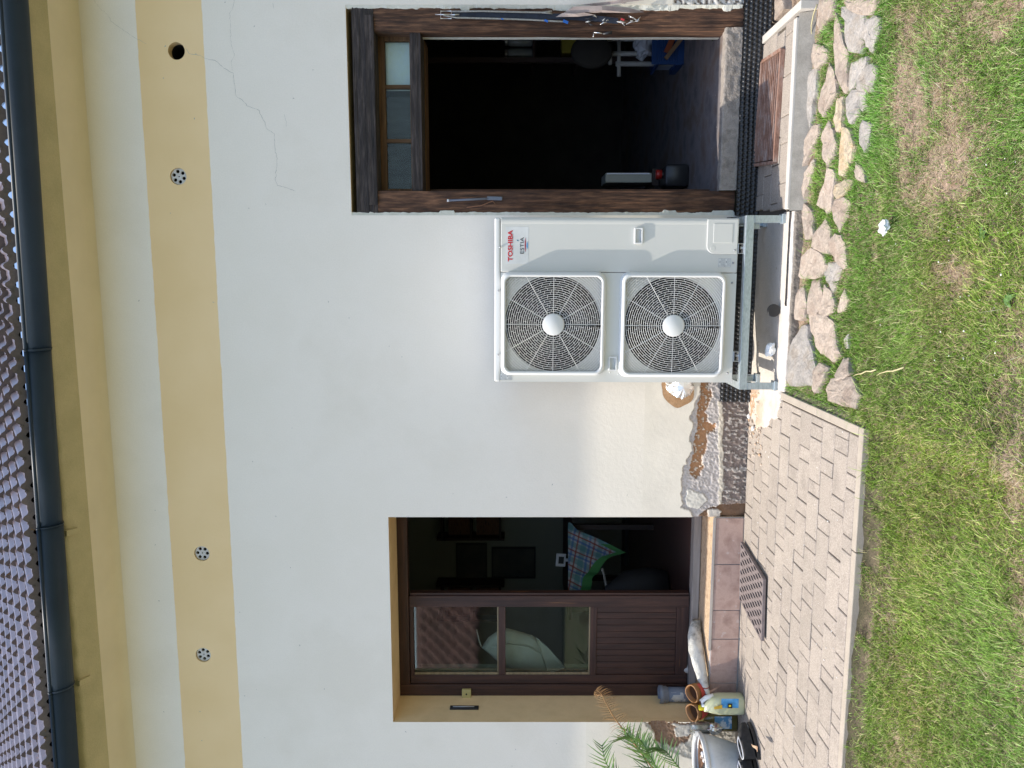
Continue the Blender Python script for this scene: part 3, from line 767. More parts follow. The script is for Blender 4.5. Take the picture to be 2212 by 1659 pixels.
for fi, (cx, cz, hx, hz) in enumerate(fans):
    yf = HY - .049
    loops = [rsq(cx, cz, hx + .014, hz + .014, .050, HY - .0005), rsq(cx, cz, hx + .010, hz + .010, .050, HY - .010), rsq(cx, cz, hx + .004, hz + .004, .048, yf + .006),
             rsq(cx, cz, hx, hz, .046, yf), rsq(cx, cz, hx - .008, hz - .008, .040, yf - .002), rsq(cx, cz, hx - .014, hz - .014, .034, yf + .003), rsq(cx, cz, hx - .015, hz - .015, .033, yf + .014)]
    g = obj('fan_guard', MB().loft(loops, True, True), M_hp2, hp, fix=True)
    bx, bz = hx - .013, hz - .013
    def yd(r): return yf + .004 - .010 * max(0, 1 - (r / .27) ** 2)
    def inside(x, z):
        ax, az = abs(x), abs(z)
        if ax > bx or az > bz: return False
        rr = .034
        if ax > bx - rr and az > bz - rr: return (ax - bx + rr) ** 2 + (az - bz + rr) ** 2 < rr * rr
        return True
    mb = MB(); R0 = .056; dr = .0118; nr = 27
    for k in range(nr):
        r = R0 + .004 + dr * k
        if r > math.hypot(bx, bz): break
        N_ = 96; run = []
        full = r < min(bx, bz)
        if full:
            mb.tube([(cx + r*math.cos(2*math.pi*i/N_), yd(r), cz + r*math.sin(2*math.pi*i/N_)) for i in range(N_)], .00135, 4, True)
        else:
            N_ = 240
            st = [inside(r*math.cos(2*math.pi*i/N_), r*math.sin(2*math.pi*i/N_)) for i in range(N_)]
            i0 = next((i for i in range(N_) if not st[i]), 0)
            for j in range(N_ + 1):
                i = (i0 + j) % N_
                if st[i]: run.append((cx + r*math.cos(2*math.pi*i/N_), yd(r), cz + r*math.sin(2*math.pi*i/N_)))
                else:
                    if len(run) > 2: mb.tube(run[::2] + ([run[-1]] if len(run) % 2 == 0 else []), .00125, 4)
                    run = []
    obj('grille_ring', mb, M_hp2, g, kind='stuff', fix=False)
    mb = MB()
    for k in range(12):                       # full-length spokes
        a = math.radians(30 * k + (0)); L_ = R0
        while inside(L_ * math.cos(a), L_ * math.sin(a)) and L_ < .5: L_ += .004
        mb.tube([(cx + s*math.cos(a), yd(s) + .003, cz + s*math.sin(a)) for s in np.linspace(R0 - .004, L_, 6)], .0021, 4)
    for k in range(nr - 1):                   # short staggered bridges between neighbouring rings
        r = R0 + .004 + dr * k; cnt = 20 if r < .15 else 30
        for j in range(cnt):
            a = 2 * math.pi * (j + (.5 if k % 2 else 0)) / cnt + (0.07 if k % 4 > 1 else 0)
            x1_, z1_ = (r + dr) * math.cos(a), (r + dr) * math.sin(a)
            if inside(x1_, z1_): mb.tube([(cx + r*math.cos(a), yd(r) + .002, cz + r*math.sin(a)), (cx + x1_, yd(r) + .002, cz + z1_)], .0011, 4, cap=False)
    obj('grille_spoke', mb, M_hp2, g, kind='stuff', fix=False)
    obj('hub_badge', MB().lathe([(.059, .006), (.059, -.002), (.0565, -.004), (.0, -.0048)], (cx, yf - .008, cz), 'Y', 40, True, False), M_hp2, g)
    # bell mouth and fan
    obj('bell_mouth', MB().lathe([(RO + .001, .002), (RO - .012, .03), (RO - .014, .12)], (cx, HY, cz), 'Y', 64, False, False), M_black, hp, fix=False)
    fn = obj('fan', MB().lathe([(.0, .03), (.055, .035), (.06, .05), (.06, .14)], (cx, HY, cz), 'Y', 24, False, False), M_fan, hp)
    for b in range(3):
        a0 = b * 2.094 + .5; vs = []
        for i in range(6):
            r = .055 + (.235 - .055) * i / 5
            for s, yy in ((-.5, .05), (.5, .12)):
                a = a0 + s * (1.0 + .1 * i) + .15 * i
                vs.append((cx + r * math.cos(a), HY + yy, cz + r * math.sin(a)))
        obj('blade', MB().add(vs, [(2*i, 2*i+1, 2*i+3, 2*i+2) for i in range(5)], True), M_fan, fn, fix=False)
# square hand grips
def grip(x0, x1, ya, yb, par, yfront):
    a = onY(x0, ya, yfront); b = onY(x1, yb, yfront)
    l = [rsq((a.x+b.x)/2, (a.z+b.z)/2, (b.x-a.x)/2, (a.z-b.z)/2, .006, yfront, 4), rsq((a.x+b.x)/2, (a.z+b.z)/2, (b.x-a.x)/2 - .001, (a.z-b.z)/2 - .001, .006, yfront - .012, 4),
         rsq((a.x+b.x)/2, (a.z+b.z)/2, (b.x-a.x)/2 - .007, (a.z-b.z)/2 - .007, .003, yfront - .012, 4), rsq((a.x+b.x)/2, (a.z+b.z)/2, (b.x-a.x)/2 - .010, (a.z-b.z)/2 - .010, .003, yfront + .016, 4)]
    o = obj('hand_grip', MB().loft(l, True, False, False, True), M_hp2, par)
for v in [(1369, 1388, 528, 493)]:
    a = onY(v[0], v[2], HY - .004); b = onY(v[1], v[3], HY - .004)
    boolean(sp_, [MB().box((a.x + .006, HY - .1, b.z + .006), (b.x - .006, HY + .02, a.z - .006))])
    grip(*v, hp, HY - .004)
grip(1315, 1333, 802, 771, hp, HY)
# service hatch (rounded lower-right corner of the panel)
a = onY(1525, 549, HY - .004); b = onY(1592, 479, HY - .004)
hx0, hz1 = a.x, a.z; hx1, hz0 = HX1 - .004, HZ0 + .006
r = .045; P = [(hx1, hz0), (hx1, hz1)] + [(hx0 + r - r*math.sin(t), hz1 - r + r*math.cos(t)) for t in [math.pi/2*k/8 for k in range(9)]] + [(hx0 + .0, hz0)]
hatch = obj('service_hatch', MB().prism([(x, z) for x, z in P], HY - .0115, HY - .004, 'Y'), M_hp, hp, bevel=.003)
a = onY(1540, 525, HY - .012); b = onY(1583, 483, HY - .012)
obj('hatch_cover', MB().box((a.x, HY - .0135, b.z), (b.x, HY - .0105, a.z)), M_hp, hatch, bevel=.0025)
c = onY(1539, 537, HY - .012); obj('knockout', MB().lathe([(.014, -.0125), (.014, -.010)], (c.x, HY, c.z), 'Y', 24), M_hp, hatch, bevel=.001)
# screws
M_screw = mat('screw_metal', [(.30,.30,.31),(.40,.40,.41)], rough=.4, metal=.6)
for (x, y, yy) in [(1080,536,-.0), (1077,630,0), (1077,768,0), (1586,541,-.008), (1583,568,-.005), (1581,611,-.001), (1572,806,-.001)]:
    c = onY(x, y, HY + yy); top = x < 1100
    obj('screw', MB().lathe([(.006, -.002), (.005, -.0075), (.0, -.0085)], (c.x, HY + (-.004 if top else yy), c.z), 'Y', 12, True, False), M_screw, hp)
for (x, y) in [(1093,602),(1098,596),(1094,665),(1094,735),(1094,803),(1318,806),(1336,810),(1545,806)]:
    c = onY(x, y, HY); obj('dimple', MB().lathe([(.004, 0), (.0025, -.003), (.0, -.0035)], (c.x, HY, c.z), 'Y', 8, True, False), M_hp2, hp)
# lettering and stickers
M_red = plain('red_lettering', (.55,.012,.02), rough=.4)
M_ink = plain('black_lettering', (.015,.015,.02), rough=.4)
M_teal = plain('teal_print', (.02,.16,.24), rough=.4); M_blue = plain('blue_print', (.04,.30,.62), rough=.4); M_dred = plain('dark_red_print', (.38,.03,.05), rough=.4)
M_stick = plain('badge_sticker', (.66,.66,.64), rough=.3); M_lab = plain('grey_label_print', (.20,.20,.21), rough=.5)
yb_ = HY - .0042
a = onY(1096 - 4.0, 573, yb_); b = onY(1141, 498, yb_)
badge = obj('badge', MB().box((onY(1092, 572, yb_).x, HY - .0046, onY(1141, 520, yb_).z), (onY(1092, 492, yb_).x, HY - .0038, onY(1092, 520, yb_).z)), M_stick, hp)
def text(body, m, parent, xl, xr, zl, zh, y, name='lettering', off=0.0, shear=0):
    cu = bpy.data.curves.new(name, 'FONT'); cu.body = body; cu.size = 1; cu.offset = off; cu.extrude = .01; cu.resolution_u = 4; cu.shear = shear
    o = bpy.data.objects.new('t', cu); COL.objects.link(o); bpy.context.view_layer.update()
    me = bpy.data.meshes.new_from_object(o.evaluated_get(bpy.context.evaluated_depsgraph_get()))
    bpy.data.objects.remove(o)
    co = np.zeros(len(me.vertices) * 3); me.vertices.foreach_get('co', co); co = co.reshape(-1, 3)
    mn, mxx = co.min(0), co.max(0)
    out = np.zeros_like(co); out[:, 0] = xl + (co[:, 0] - mn[0]) / (mxx[0] - mn[0]) * (xr - xl)
    out[:, 2] = zl + (co[:, 1] - mn[1]) / (mxx[1] - mn[1]) * (zh - zl); out[:, 1] = y - (co[:, 2] - mn[2]) / .02 * .0012
    out -= np.array(wloc(parent)); me.vertices.foreach_set('co', out.ravel()); me.materials.clear(); me.materials.append(m); me.update()
    o = bpy.data.objects.new(name, me); COL.objects.link(o); o.parent = parent; return o
yt = HY - .0046
z1 = onY(1096.5, 530, yt).z; z0 = onY(1107, 530, yt).z
text('TOSHIBA', M_red, badge, onY(1100, 567, yt).x, onY(1100, 499, yt).x, z0, z1, yt, off=.028)
z1 = onY(1123, 530, yt).z; z0 = onY(1131, 530, yt).z
text('\u20acSTI\u0410'.replace('\u20ac', 'E').replace('\u0410', 'A'), M_ink, badge, onY(1127, 550, yt).x, onY(1127, 514.5, yt).x, z0, z1, yt, off=-.008)
def lens(cx, cz, hw, hh, m, name, rot=0):
    P = []
    for k in range(17): t = -1 + k / 8; P.append((t * hw, hh * (1 - t * t)))
    for k in range(15, 0, -1): t = -1 + k / 8; P.append((t * hw, -hh * .6 * (1 - t * t)))
    P = [(cx + x * math.cos(rot) - z * math.sin(rot), cz + x * math.sin(rot) + z * math.cos(rot)) for x, z in P]
    obj(name, MB().prism(P, yt - .0008, yt, 'Y'), m, badge, fix=True)
c = onY(1134.5, 531, yt); lens(c.x, c.z, .040, .0042, M_dred, 'red_arc')
c = onY(1138.5, 532, yt); lens(c.x, c.z, .021, .0036, M_blue, 'blue_arc')
c = onY(1118, 521.5, yt); lens(c.x, c.z, .0070, .0034, M_teal, 'leaf_mark', 1.1)
def sticker(xa, xb, ya, yb, y, par):
    a = onY(xa, yb, y); b = onY(xb, ya, y); x0, x1_, z0, z1 = min(a.x, b.x), max(a.x, b.x), min(a.z, b.z), max(a.z, b.z)
    s = obj('notice_sticker', MB().box((x0, y - .0006, z0), (x1_, y + .0004, z1)), M_stick, par); mb = MB()
    def fr(u0, u1, v0, v1, t=.0008):
        X0, X1, Z0, Z1 = x0 + (x1_-x0)*u0, x0 + (x1_-x0)*u1, z0 + (z1-z0)*v0, z0 + (z1-z0)*v1
        for q in [(X0, X1, Z0, Z0 + t), (X0, X1, Z1 - t, Z1), (X0, X0 + t, Z0 + t, Z1 - t), (X1 - t, X1, Z0 + t, Z1 - t)]: mb.box((q[0], y - .0011, q[2]), (q[1], y - .0004, q[3]))
    for (u0, u1, v0, v1) in [(.02,.98,.52,.98), (.02,.98,.02,.48)]:
        fr(u0, u1, v0, v1); fr(u0, u0 + .16, v0, v1)
        for k in range(4):
            v = v0 + .06 + .09 * k
            if k == 3: mb.box((x0+(x1_-x0)*.45, y-.0011, z0+(z1-z0)*v), (x0+(x1_-x0)*.7, y-.0005, z0+(z1-z0)*(v+.05)))
            else:
                u = .22
                while u < .88: l = random.uniform(.03, .12); mb.box((x0+(x1_-x0)*u, y-.0011, z0+(z1-z0)*v), (x0+(x1_-x0)*min(.93,u+l), y-.0005, z0+(z1-z0)*(v+.03))); u += l + .03
    obj('notice_print', mb, M_lab, s)
sticker(1551, 1579, 558, 577, HY - .0045, hp)
sticker(1080.5, 1106, 809, 823, HY - .0003, hp)

# ---- galvanized stand
M_galv = mat('galvanized_steel', [(.36,.42,.44),(.48,.54,.56),(.42,.47,.50)], scale=18, rough=.38, metal=.55, bump=.06, bscale=30, stretch=(1,1,3), fine=.10, fscale=60)
M_bolt = mat('bolt_zinc', [(.6,.6,.6),(.7,.7,.7)], rough=.3, metal=.8)
GX0, GX1 = -.648, .312; GY = 4.275; GZT, GZB = .224, .180
stand = empty('mounting_frame', (-.168, GY + .2, .012), 'low galvanized steel mounting frame with four feet under the heat pump', 'support frame')
def chan(mbx): return mbx
for yy, nm in ((GY, 1), (GY + .36, 0)):
    s = 1 if nm else -1
    obj('rail', MB().box((GX0, min(yy, yy + s*.004), GZB), (GX1, max(yy, yy + s*.004), GZT)).box((GX0, min(yy + s*.004, yy + s*.042), GZT - .004), (GX1, max(yy + s*.004, yy + s*.042), GZT))
        .box((GX0, min(yy + s*.004, yy + s*.03), GZB), (GX1, max(yy + s*.004, yy + s*.03), GZB + .004)), M_galv, stand, bevel=.0015)
for x in (GX0, GX1 - .04):
    obj('cross_member', MB().box((x, GY + .043, GZT - .042), (x + .004, GY + .317, GZT - .0)).box((x + .004, GY + .043, GZT - .004), (x + .04, GY + .317, GZT - .0)), M_galv, stand, bevel=.0015)
    for y in (GY + .002, GY + .318):
        l = obj('leg', MB().box((x, y, .030), (x + .004, y + .038, GZB - .001)).box((x + .004, y if y < GY + .1 else y + .034, .030), (x + .040, (y if y < GY + .1 else y + .034) + .004, GZB - .001)), M_galv, stand, bevel=.0012)
        obj('foot_pad', MB().box((x - .006, y - .012, .020), (x + .048, y + .05, .030)).box((x - .004, y - .010, .0085), (x + .046, y + .048, .0198)), M_blk if False else M_galv, l, bevel=.002)
    obj('tie_bracket', MB().box((x + (.041 if x < 0 else -.03), GY + .06, GZB - .05), (x + (.07 if x < 0 else -.001), GY + .10, GZB - .0)), M_galv, stand, bevel=.002)
for y in (537, 770):
    c = onY(1600, y, GY + .03)
    for yy in (GY + .02, GY + .30):
        mt = obj('rubber_mount', MB().box((c.x - .026, yy, GZT + .0005), (c.x + .026, yy + .04, GZT + .004)).box((c.x - .026, yy, HZ0 - .003), (c.x + .026, yy + .04, HZ0 + .0))
            .box((c.x - .028, yy, GZT + .0005), (c.x - .0245, yy + .04, HZ0)).box((c.x + .0245, yy, GZT + .0005), (c.x + .028, yy + .04, HZ0)), M_bolt, stand, bevel=.002)
        obj('nut', MB().lathe([(.009, .0), (.009, .010)], (c.x + .004, yy + .02, GZT + .0042), 'Z', 6, smooth=False), M_bolt, mt)
# ---- foil wrapped pipe leaving the wall behind the unit
M_foil = mat('crumpled_foil', [(.72,.72,.72),(.85,.85,.85)], rough=.34, metal=1.0, scale=10)
fx, fz = onY(1464, 836, D).x, onY(1464, 836, D).z
mb = MB(); loops = []; R = .075
for i in range(26):
    t = i / 25; y = D + .02 - t * .17; xx = fx + .02 + t * .10 * 0
    loop = []
    for k in range(64):
        a = 2 * math.pi * k / 64
        rr = R * (1 - .10 * t) + .016 * (float(vnoise(math.cos(a) * 7 + 10, math.sin(a) * 7 + 10, t * 13, seed=5)) - .5) + .012 * (float(vnoise(math.cos(a) * 17 + 10, math.sin(a) * 17 + 10, t * 30, seed=8)) - .5)
        if i == 25: rr *= .0
        elif i >= 23: rr *= (.8 if i == 23 else .5)
        loop.append((xx + rr * math.cos(a), y - (.0 if i < 23 else .004 * (i - 22)), fz + rr * math.sin(a)))
    loops.append(loop)
mb.loft(loops, True, False)
pipe = obj('foil_wrapped_pipe', mb, M_foil, None, 'crumpled silver foil wrapped pipe leaving the wall beside the heat pump', 'pipe', smooth=False)
M_clay = mat('clay_mortar', [(.36,.21,.10),(.46,.28,.15)], scale=30, rough=.95, bump=.8, bscale=90)
P = []
for k in range(40):
    a = 2 * math.pi * k / 40; rr = .100 + .030 * float(vnoise(math.cos(a) * 2 + 4, math.sin(a) * 2 + 4, seed=2)); P.append((fx - .018 + rr * .93 * math.cos(a), fz - .002 + rr * .93 * math.sin(a)))
obj('clay_patch', MB().add([(x, D - .0035, z) for x, z in P] + [(fx - .01, D - .006, fz)], [(k, (k+1) % 40, 40) for k in range(40)], True), M_clay, house, fix=False)

# ---- black dimpled drainage membrane standing against the foot of the wall
M_mem = mat('black_membrane', [(.012,.012,.013),(.026,.024,.023)], scale=10, rough=.34, spec=.5, fine=.2)
def membrane(x0, x1, z0, z1, y, name='drainage_membrane'):
    lab = 'black dimpled plastic sheet along the wall foot behind the heat pump' if x0 < 0 else 'black dimpled plastic sheet along the wall foot under the storeroom door'
    res = .004; xs = np.arange(x0, x1, res); zs = np.arange(z0, z1 + res, res); X, Z, F = gridmesh(xs, zs)
    p = .027; row = np.round(Z / p); xx = X + (row % 2) * p / 2
    dx = xx - np.round(xx / p) * p; dz = Z - row * p; r = np.sqrt(dx**2 + dz**2)
    dep = .009 * np.clip((.0105 - r) / .004, 0, 1)
    wav = (fbm(X * 3, Z * 3, seed=2) - .5) * .02
    V = np.stack([X, y + dep + wav + (z1 - Z) * -.12, Z], 1)
    return npmesh(name, V, F, M_mem, None, label=lab, cat='drainage sheet')
membrane(-.80, .34, -.02, .19, D - .030)
membrane(.345, 2.4, -.02, .142, D - .028)

# ================================================================== GROUND
M_soil = mat('thatch_soil', [(.18,.125,.09),(.36,.26,.19),(.25,.19,.125),(.40,.30,.22)], scale=9, rough=1, bump=1.0, bscale=120, bdist=.012, fine=.35, fscale=110, attr=True)
def gh(X, Y):
    X = np.asarray(X, float); Y = np.asarray(Y, float)
    side = np.clip((X + .66) / .08, 0, 1); slope = np.clip((4.2 - Y) / .65, 0, 1)
    right = -.055 - .045 * slope; right = right + (-.000 - right) * np.clip(1 - (X + .66) / .30, 0, 1); left = -.022 - .055 * np.clip((3.20 - Y) / .30, 0, 1)
    return left * (1 - side) + right * side
xs = np.arange(-3.6, 3.4, .02); ys = np.arange(1.4, 4.9, .02); X, Y, F = gridmesh(xs, ys)
Zg = gh(X, Y) + (fbm(X * 4, Y * 4, oct=4, seed=3) - .5) * .03 + (fbm(X * 28, Y * 28, oct=3, seed=7) - .5) * .014
under = ((X < -.665) & (Y > 3.225)) | (Y > 4.22); Zg[under] = np.minimum(Zg[under], -.09)
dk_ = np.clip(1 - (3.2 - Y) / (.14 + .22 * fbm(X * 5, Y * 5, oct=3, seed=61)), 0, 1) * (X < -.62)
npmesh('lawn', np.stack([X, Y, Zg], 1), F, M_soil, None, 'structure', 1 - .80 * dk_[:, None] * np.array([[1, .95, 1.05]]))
M_far = mat('far_lawn', [(.07,.085,.03),(.10,.115,.045),(.15,.13,.08)], scale=3, rough=1, fine=.2, fscale=40)
obj('ground', MB().add([(-120, -120, -.13), (120, -120, -.13), (120, 60, -.13), (-120, 60, -.13)], [(0,1,2,3)]), M_far, None, kind='structure')

# pavement
M_pav = mat('sandy_concrete_paver', [(.275,.235,.198),(.345,.295,.248),(.30,.258,.215)], scale=7, rough=.95, bump=.8, bscale=170, rand=.07, fine=.30, fscale=150, bdist=.003, lo=.3, hi=.7)
M_joint = plain('joint_sand', (.10,.085,.065), rough=1)
M_kerb = mat('pale_kerb_concrete', [(.34,.29,.235),(.40,.345,.28)], scale=8, rough=.9, bump=.4, bscale=150, fine=.1)
pave = obj('pavement', MB().box((-5.5, 3.22, -.2), (-.62, D, -.012)), M_joint, None, kind='structure')
rowsY = [(4.565 + i * 0 ) for i in range(0)]
MOD = .1425; Y0 = onZ(1634, 900, 0).y           # a measured course line
pj = onZ(1633.9, 954.4, 0)                        # a measured cross joint
pm = {}
def paver_mesh(w, l, h=.06):
    mb = MB(); b = .0035
    l0 = [(-w/2, -l/2, -h), (w/2, -l/2, -h), (w/2, l/2, -h), (-w/2, l/2, -h)]
    l1 = [(x, y, -b) for x, y, _ in l0]; l2 = [(x * (1 - 2*b/w), y * (1 - 2*b/l), 0) for x, y, _ in l0]
    return mb.loft([l0, l1, l2], True, False, False, True)
def paver(x0, x1, y0, y1, ztop, par, m=M_pav, gap=.0040, tilt=.008):
    gx = random.choice([gap*.35, gap*.5, gap*.8, gap*1.3]); gy = random.choice([gap*.6, gap*1.2, gap*1.8, gap*2.4])
    w, l = round(x1 - x0 - gx, 4), round(y1 - y0 - gy, 4)
    if w < .02 or l < .02: return
    key = (w, l)
    c = Vector(((x0 + x1)/2, (y0 + y1)/2, ztop + random.uniform(-.0022, .0022)))
    if key not in pm:
        o = obj('paver', paver_mesh(w, l), m, par, at=(0, 0, 0)); pm[key] = o.data
        o.location = c - wloc(par)
    else:
        o = bpy.data.objects.new('paver', pm[key]); COL.objects.link(o); o.parent = par; o.location = c - wloc(par)
    o.rotation_euler = (random.uniform(-tilt, tilt), random.uniform(-tilt, tilt), random.uniform(-.006, .006))
r0 = -1
row = 0
ytop = Y0 + MOD
rows = []
y = Y0
while y < D: y += MOD
ystart = y
k = round((ystart - Y0) / MOD)
while True:
    ya = Y0 + (k - 1) * MOD; yb = ya + MOD
    if yb < 3.30: break
    off = (0 if k % 2 == 0 else 2) * MOD / 2
    # joints at pj.x + n*4u and + (n*4-1)u  (short stone 1 unit, long stone 3 units)
    u = MOD / 2; n0 = -40
    for n in range(-20, 6):
        xb = pj.x + off + n * 4 * u
        for (a, b) in [(xb - u, xb), (xb, xb + 3*u)]:
            a2, b2 = max(a, -4.6), min(b, -.702); y2 = min(yb, D - .002); y1_ = max(ya, 3.262)
            if b2 - a2 > .03 and y2 - y1_ > .03: paver(a2, b2, y1_, y2, 0, pave)
    k -= 1
kx = [-4.6, -3.55, -2.70, onZ(1850, 1195, 0).x, -.66]
for i in range(4): obj('kerb_stone', MB().box((kx[i] + .002, 3.215, -.2), (kx[i+1] - (.002 if i < 3 else -.005), 3.258, .002 + random.uniform(-.002,.002))), M_kerb, pave, bevel=.004)
for (a, b) in [(3.262, 3.72), (3.724, 4.232)]: obj('kerb_stone', MB().box((-.6985 + .002, a, -.2), (-.655, b, .004)), M_kerb, pave, bevel=.004)

# concrete slab under the heat pump
M_slab = mat('smooth_slab_concrete', [(.52,.47,.42),(.64,.59,.53),(.60,.54,.47)], scale=5, rough=.85, bump=.5, bscale=60, fine=.1, speck=((.30,.20,.12), 22, .72))
SP = [(.335, 4.205), (-.655, 4.245), (-.70, 4.24), (-.80, 4.27), (-.83, 4.36), (-.90, 4.45), (-.94, 4.60), (-.90, 4.70), (-.84, D - .01), (.30, D - .01)]
mb = MB(); res = .012
xs = np.arange(-.98, .34, res); ys = np.arange(4.19, D, res); X, Y, F = gridmesh(xs, ys)
jx = (fbm(X * 25, Y * 25, oct=3, seed=3) - .5) * .05 * np.clip((-.55 - X) / .1, 0, 1); jy = (fbm(X * 25 + 9, Y * 25, oct=3, seed=4) - .5) * .05 * np.clip((-.55 - X) / .1, 0, 1)
ins = inpoly(X + jx, Y + jy, SP)
rough = np.clip((-.60 - X) / .15, 0, 1)
Zs = .0085 + (fbm(X * 30, Y * 30, oct=4, seed=5) - .5) * (.003 + .014 * rough)
Zs = np.where(ins, Zs, -.03)
keep = ins[F].any(1) & ~((Y[F].min(1) < 4.215) & (X[F].mean(1) > -.6))
tint = np.ones((len(X), 3)); orange = np.clip((Y - 4.45) / .2, 0, 1) * rough * (fbm(X * 14, Y * 14, oct=4, seed=9) > .47)
tint = tint * (1 - orange[:, None]) + np.array([.80, .56, .38]) * orange[:, None]
M_slab2 = mat('slab_concrete_tinted', [(.48,.43,.375),(.56,.51,.45),(.52,.47,.41)], scale=5, rough=.88, bump=.6, bscale=90, fine=.12, attr=True, speck=((.30,.20,.12), 24, .73))
npmesh('slab_spread', np.stack([X, Y, Zs], 1), F[keep], M_slab2, None, 'structure', tint)
slab = obj('concrete_slab', rough_slab(-.652, .325, 4.206, D - .02, -.16, -.004, .008, .014, 8), M_slab, None, kind='structure', fix=False)
M_darkface = mat('rough_formed_edge', [(.17,.145,.12),(.28,.24,.20)], scale=40, stretch=(1,1,.5), rough=1, bump=1.0, bscale=120, bdist=.01, fine=.2)
obj('slab_edge', rough_slab(-.652, .325, 4.186, 4.207, -.16, -.014, .012, .01, 9), M_darkface, slab, fix=False)

# small paved pad in front of the storeroom
pad = obj('doorstep_paving', MB().box((.32, 4.27, -.2), (1.34, D - .02, .005)), M_joint, None, kind='structure')
M_wk = mat('white_kerb_concrete', [(.50,.46,.41),(.56,.52,.47)], scale=6, rough=.85, bump=.3, bscale=150, fine=.06)
ys_ = [4.262, 4.390, 4.515, 4.640, D - .035]
for r_i in range(4):
    x = .345 - (.10 if r_i % 2 else 0) ; first = True
    while x < 1.325:
        l = .212 if (r_i + int(x * 10)) % 3 else .142
        a, b = max(x, .335 + .012 * r_i), min(x + l, 1.328)
        if b - a > .03: paver(a, b, ys_[r_i], ys_[r_i + 1], .022, pad, tilt=.010, gap=.004)
        x += l
obj('kerb_stone', MB().box((.34, 4.205, -.2), (1.31, 4.248, .030)), M_wk, pad, bevel=.004)
obj('kerb_haunch', MB().add([(.33,4.2035,.018),(1.33,4.2035,.018),(1.33,4.155,-.09),(.33,4.155,-.09)], [(0,1,2,3)]), mat('grey_haunch', [(.21,.195,.17),(.28,.26,.23)], scale=14, rough=.95, bump=.6, bscale=60, fine=.12), pad, fix=False)
obj('kerb_stone', MB().box((1.334, 4.155, -.2), (1.378, D - .03, .030)), M_wk, pad, bevel=.004)

# rusty foot grating
M_rust = mat('rusty_iron', [(.20,.10,.065),(.29,.17,.125),(.36,.27,.23)], scale=24, rough=.85, metal=.1, bump=.5, bscale=120, stretch=(.4,1,1), fine=.2)
g4 = [onZ(1687, 106, .045), onZ(1645, 133, .045), onZ(1628, 357, .045), onZ(1671, 350, .045)]
gc = sum(g4, Vector()) / 4
grate = empty('foot_grating', (gc.x, gc.y, .03), 'rusty ribbed iron foot grating lying on the small paving', 'foot scraper')
A_, B_, C_, D_ = g4  # right-front, right-back, left-back, left-front
nb_ = 11
for i in range(nb_):
    t = (i + .5) / nb_; a = D_.lerp(C_, t); b = A_.lerp(B_, t); d = (b - a); ang = math.atan2(d.y, d.x); c = (a + b) / 2
    obj('rib', MB().obox((c.x, c.y, .038), (d.length - .03, .0068, .016), (0, 0, ang)), M_rust, grate, bevel=.0015)
for a, b in ((A_, D_), (B_, C_)):
    d = b - a; c = (a + b) / 2; obj('rim', MB().obox((c.x, c.y, .036), (d.length, .012, .026), (0, 0, math.atan2(d.y, d.x))), M_rust, grate, bevel=.002)
for a, b in ((A_, B_), (D_, C_)):
    d = b - a; c = (a + b) / 2; obj('rim', MB().obox((c.x, c.y, .0355), (d.length - .012, .018, .024), (0, 0, math.atan2(d.y, d.x))), M_rust, grate, bevel=.002)
obj('gap_shade_sheet', MB().add([(p.x, p.y, .027) for p in (A_, B_, C_, D_)], [(0,1,2,3)]), M_dark, grate, fix=False)  # black sheet below the ribs: shade of the gaps put into colour

# ---- flat field stones
ZA = 1.6458
SA = [[(885,0),(985,0),(975,60),(960,110),(915,160),(880,200),(868,150)], [(1018,55),(1060,52),(1120,75),(1170,100),(1165,240),(1150,330),(1075,315),(1050,230),(1045,140),(1020,110)],
 [(1255,110),(1268,130),(1262,190),(1225,330),(1190,290),(1168,210),(1190,130)], [(985,95),(1010,160),(1040,280),(1062,350),(1065,540),(1040,575),(1010,500),(990,400),(978,280),(975,160)],
 [(850,290),(900,300),(922,330),(905,400),(860,440),(830,400),(838,340)], [(1090,410),(1190,375),(1185,425),(1150,480),(1120,540),(1075,580),(1072,480)],
 [(1165,450),(1215,425),(1248,430),(1245,500),(1230,590),(1190,590),(1125,570),(1130,520)], [(930,420),(960,450),(985,520),(990,600),(950,660),(910,740),(880,700),(895,580)],
 [(1080,590),(1180,590),(1182,700),(1120,760),(1095,800),(1070,740),(1060,640)], [(1000,650),(1032,640),(1035,720),(1030,820),(1000,850),(975,790),(985,700)],
 [(820,480),(860,450),(855,560),(835,680),(815,820),(798,700),(806,560)], [(872,820),(868,880),(820,980),(795,1050),(768,1103),(750,1050),(770,950),(830,830)],
 [(935,795),(965,860),(985,930),(970,1000),(935,1070),(905,1000),(893,900)], [(1030,840),(1080,850),(1105,950),(1080,1040),(1040,1130),(1015,1120),(1010,980)],
 [(1150,820),(1170,790),(1220,810),(1205,920),(1180,980),(1145,930)], [(845,1040),(858,1070),(830,1150),(790,1275),(765,1200),(790,1120)],
 [(930,1095),(975,1130),(965,1230),(960,1340),(930,1372),(868,1320),(880,1250),(915,1180)], [(1040,1165),(1085,1170),(1080,1220),(1000,1288),(975,1250),(980,1205)],
 [(1110,1050),(1160,1100),(1178,1180),(1130,1160),(1105,1110)], [(975,1300),(1040,1285),(1067,1310),(1055,1400),(1010,1500),(975,1420),(965,1350)],
 [(770,1320),(830,1370),(832,1450),(842,1530),(800,1542),(775,1420),(760,1360)], [(553,165),(560,100),(590,0),(640,0),(645,60),(610,120)], [(1030,0),(1250,0),(1212,95),(1130,90),(1060,50)]]
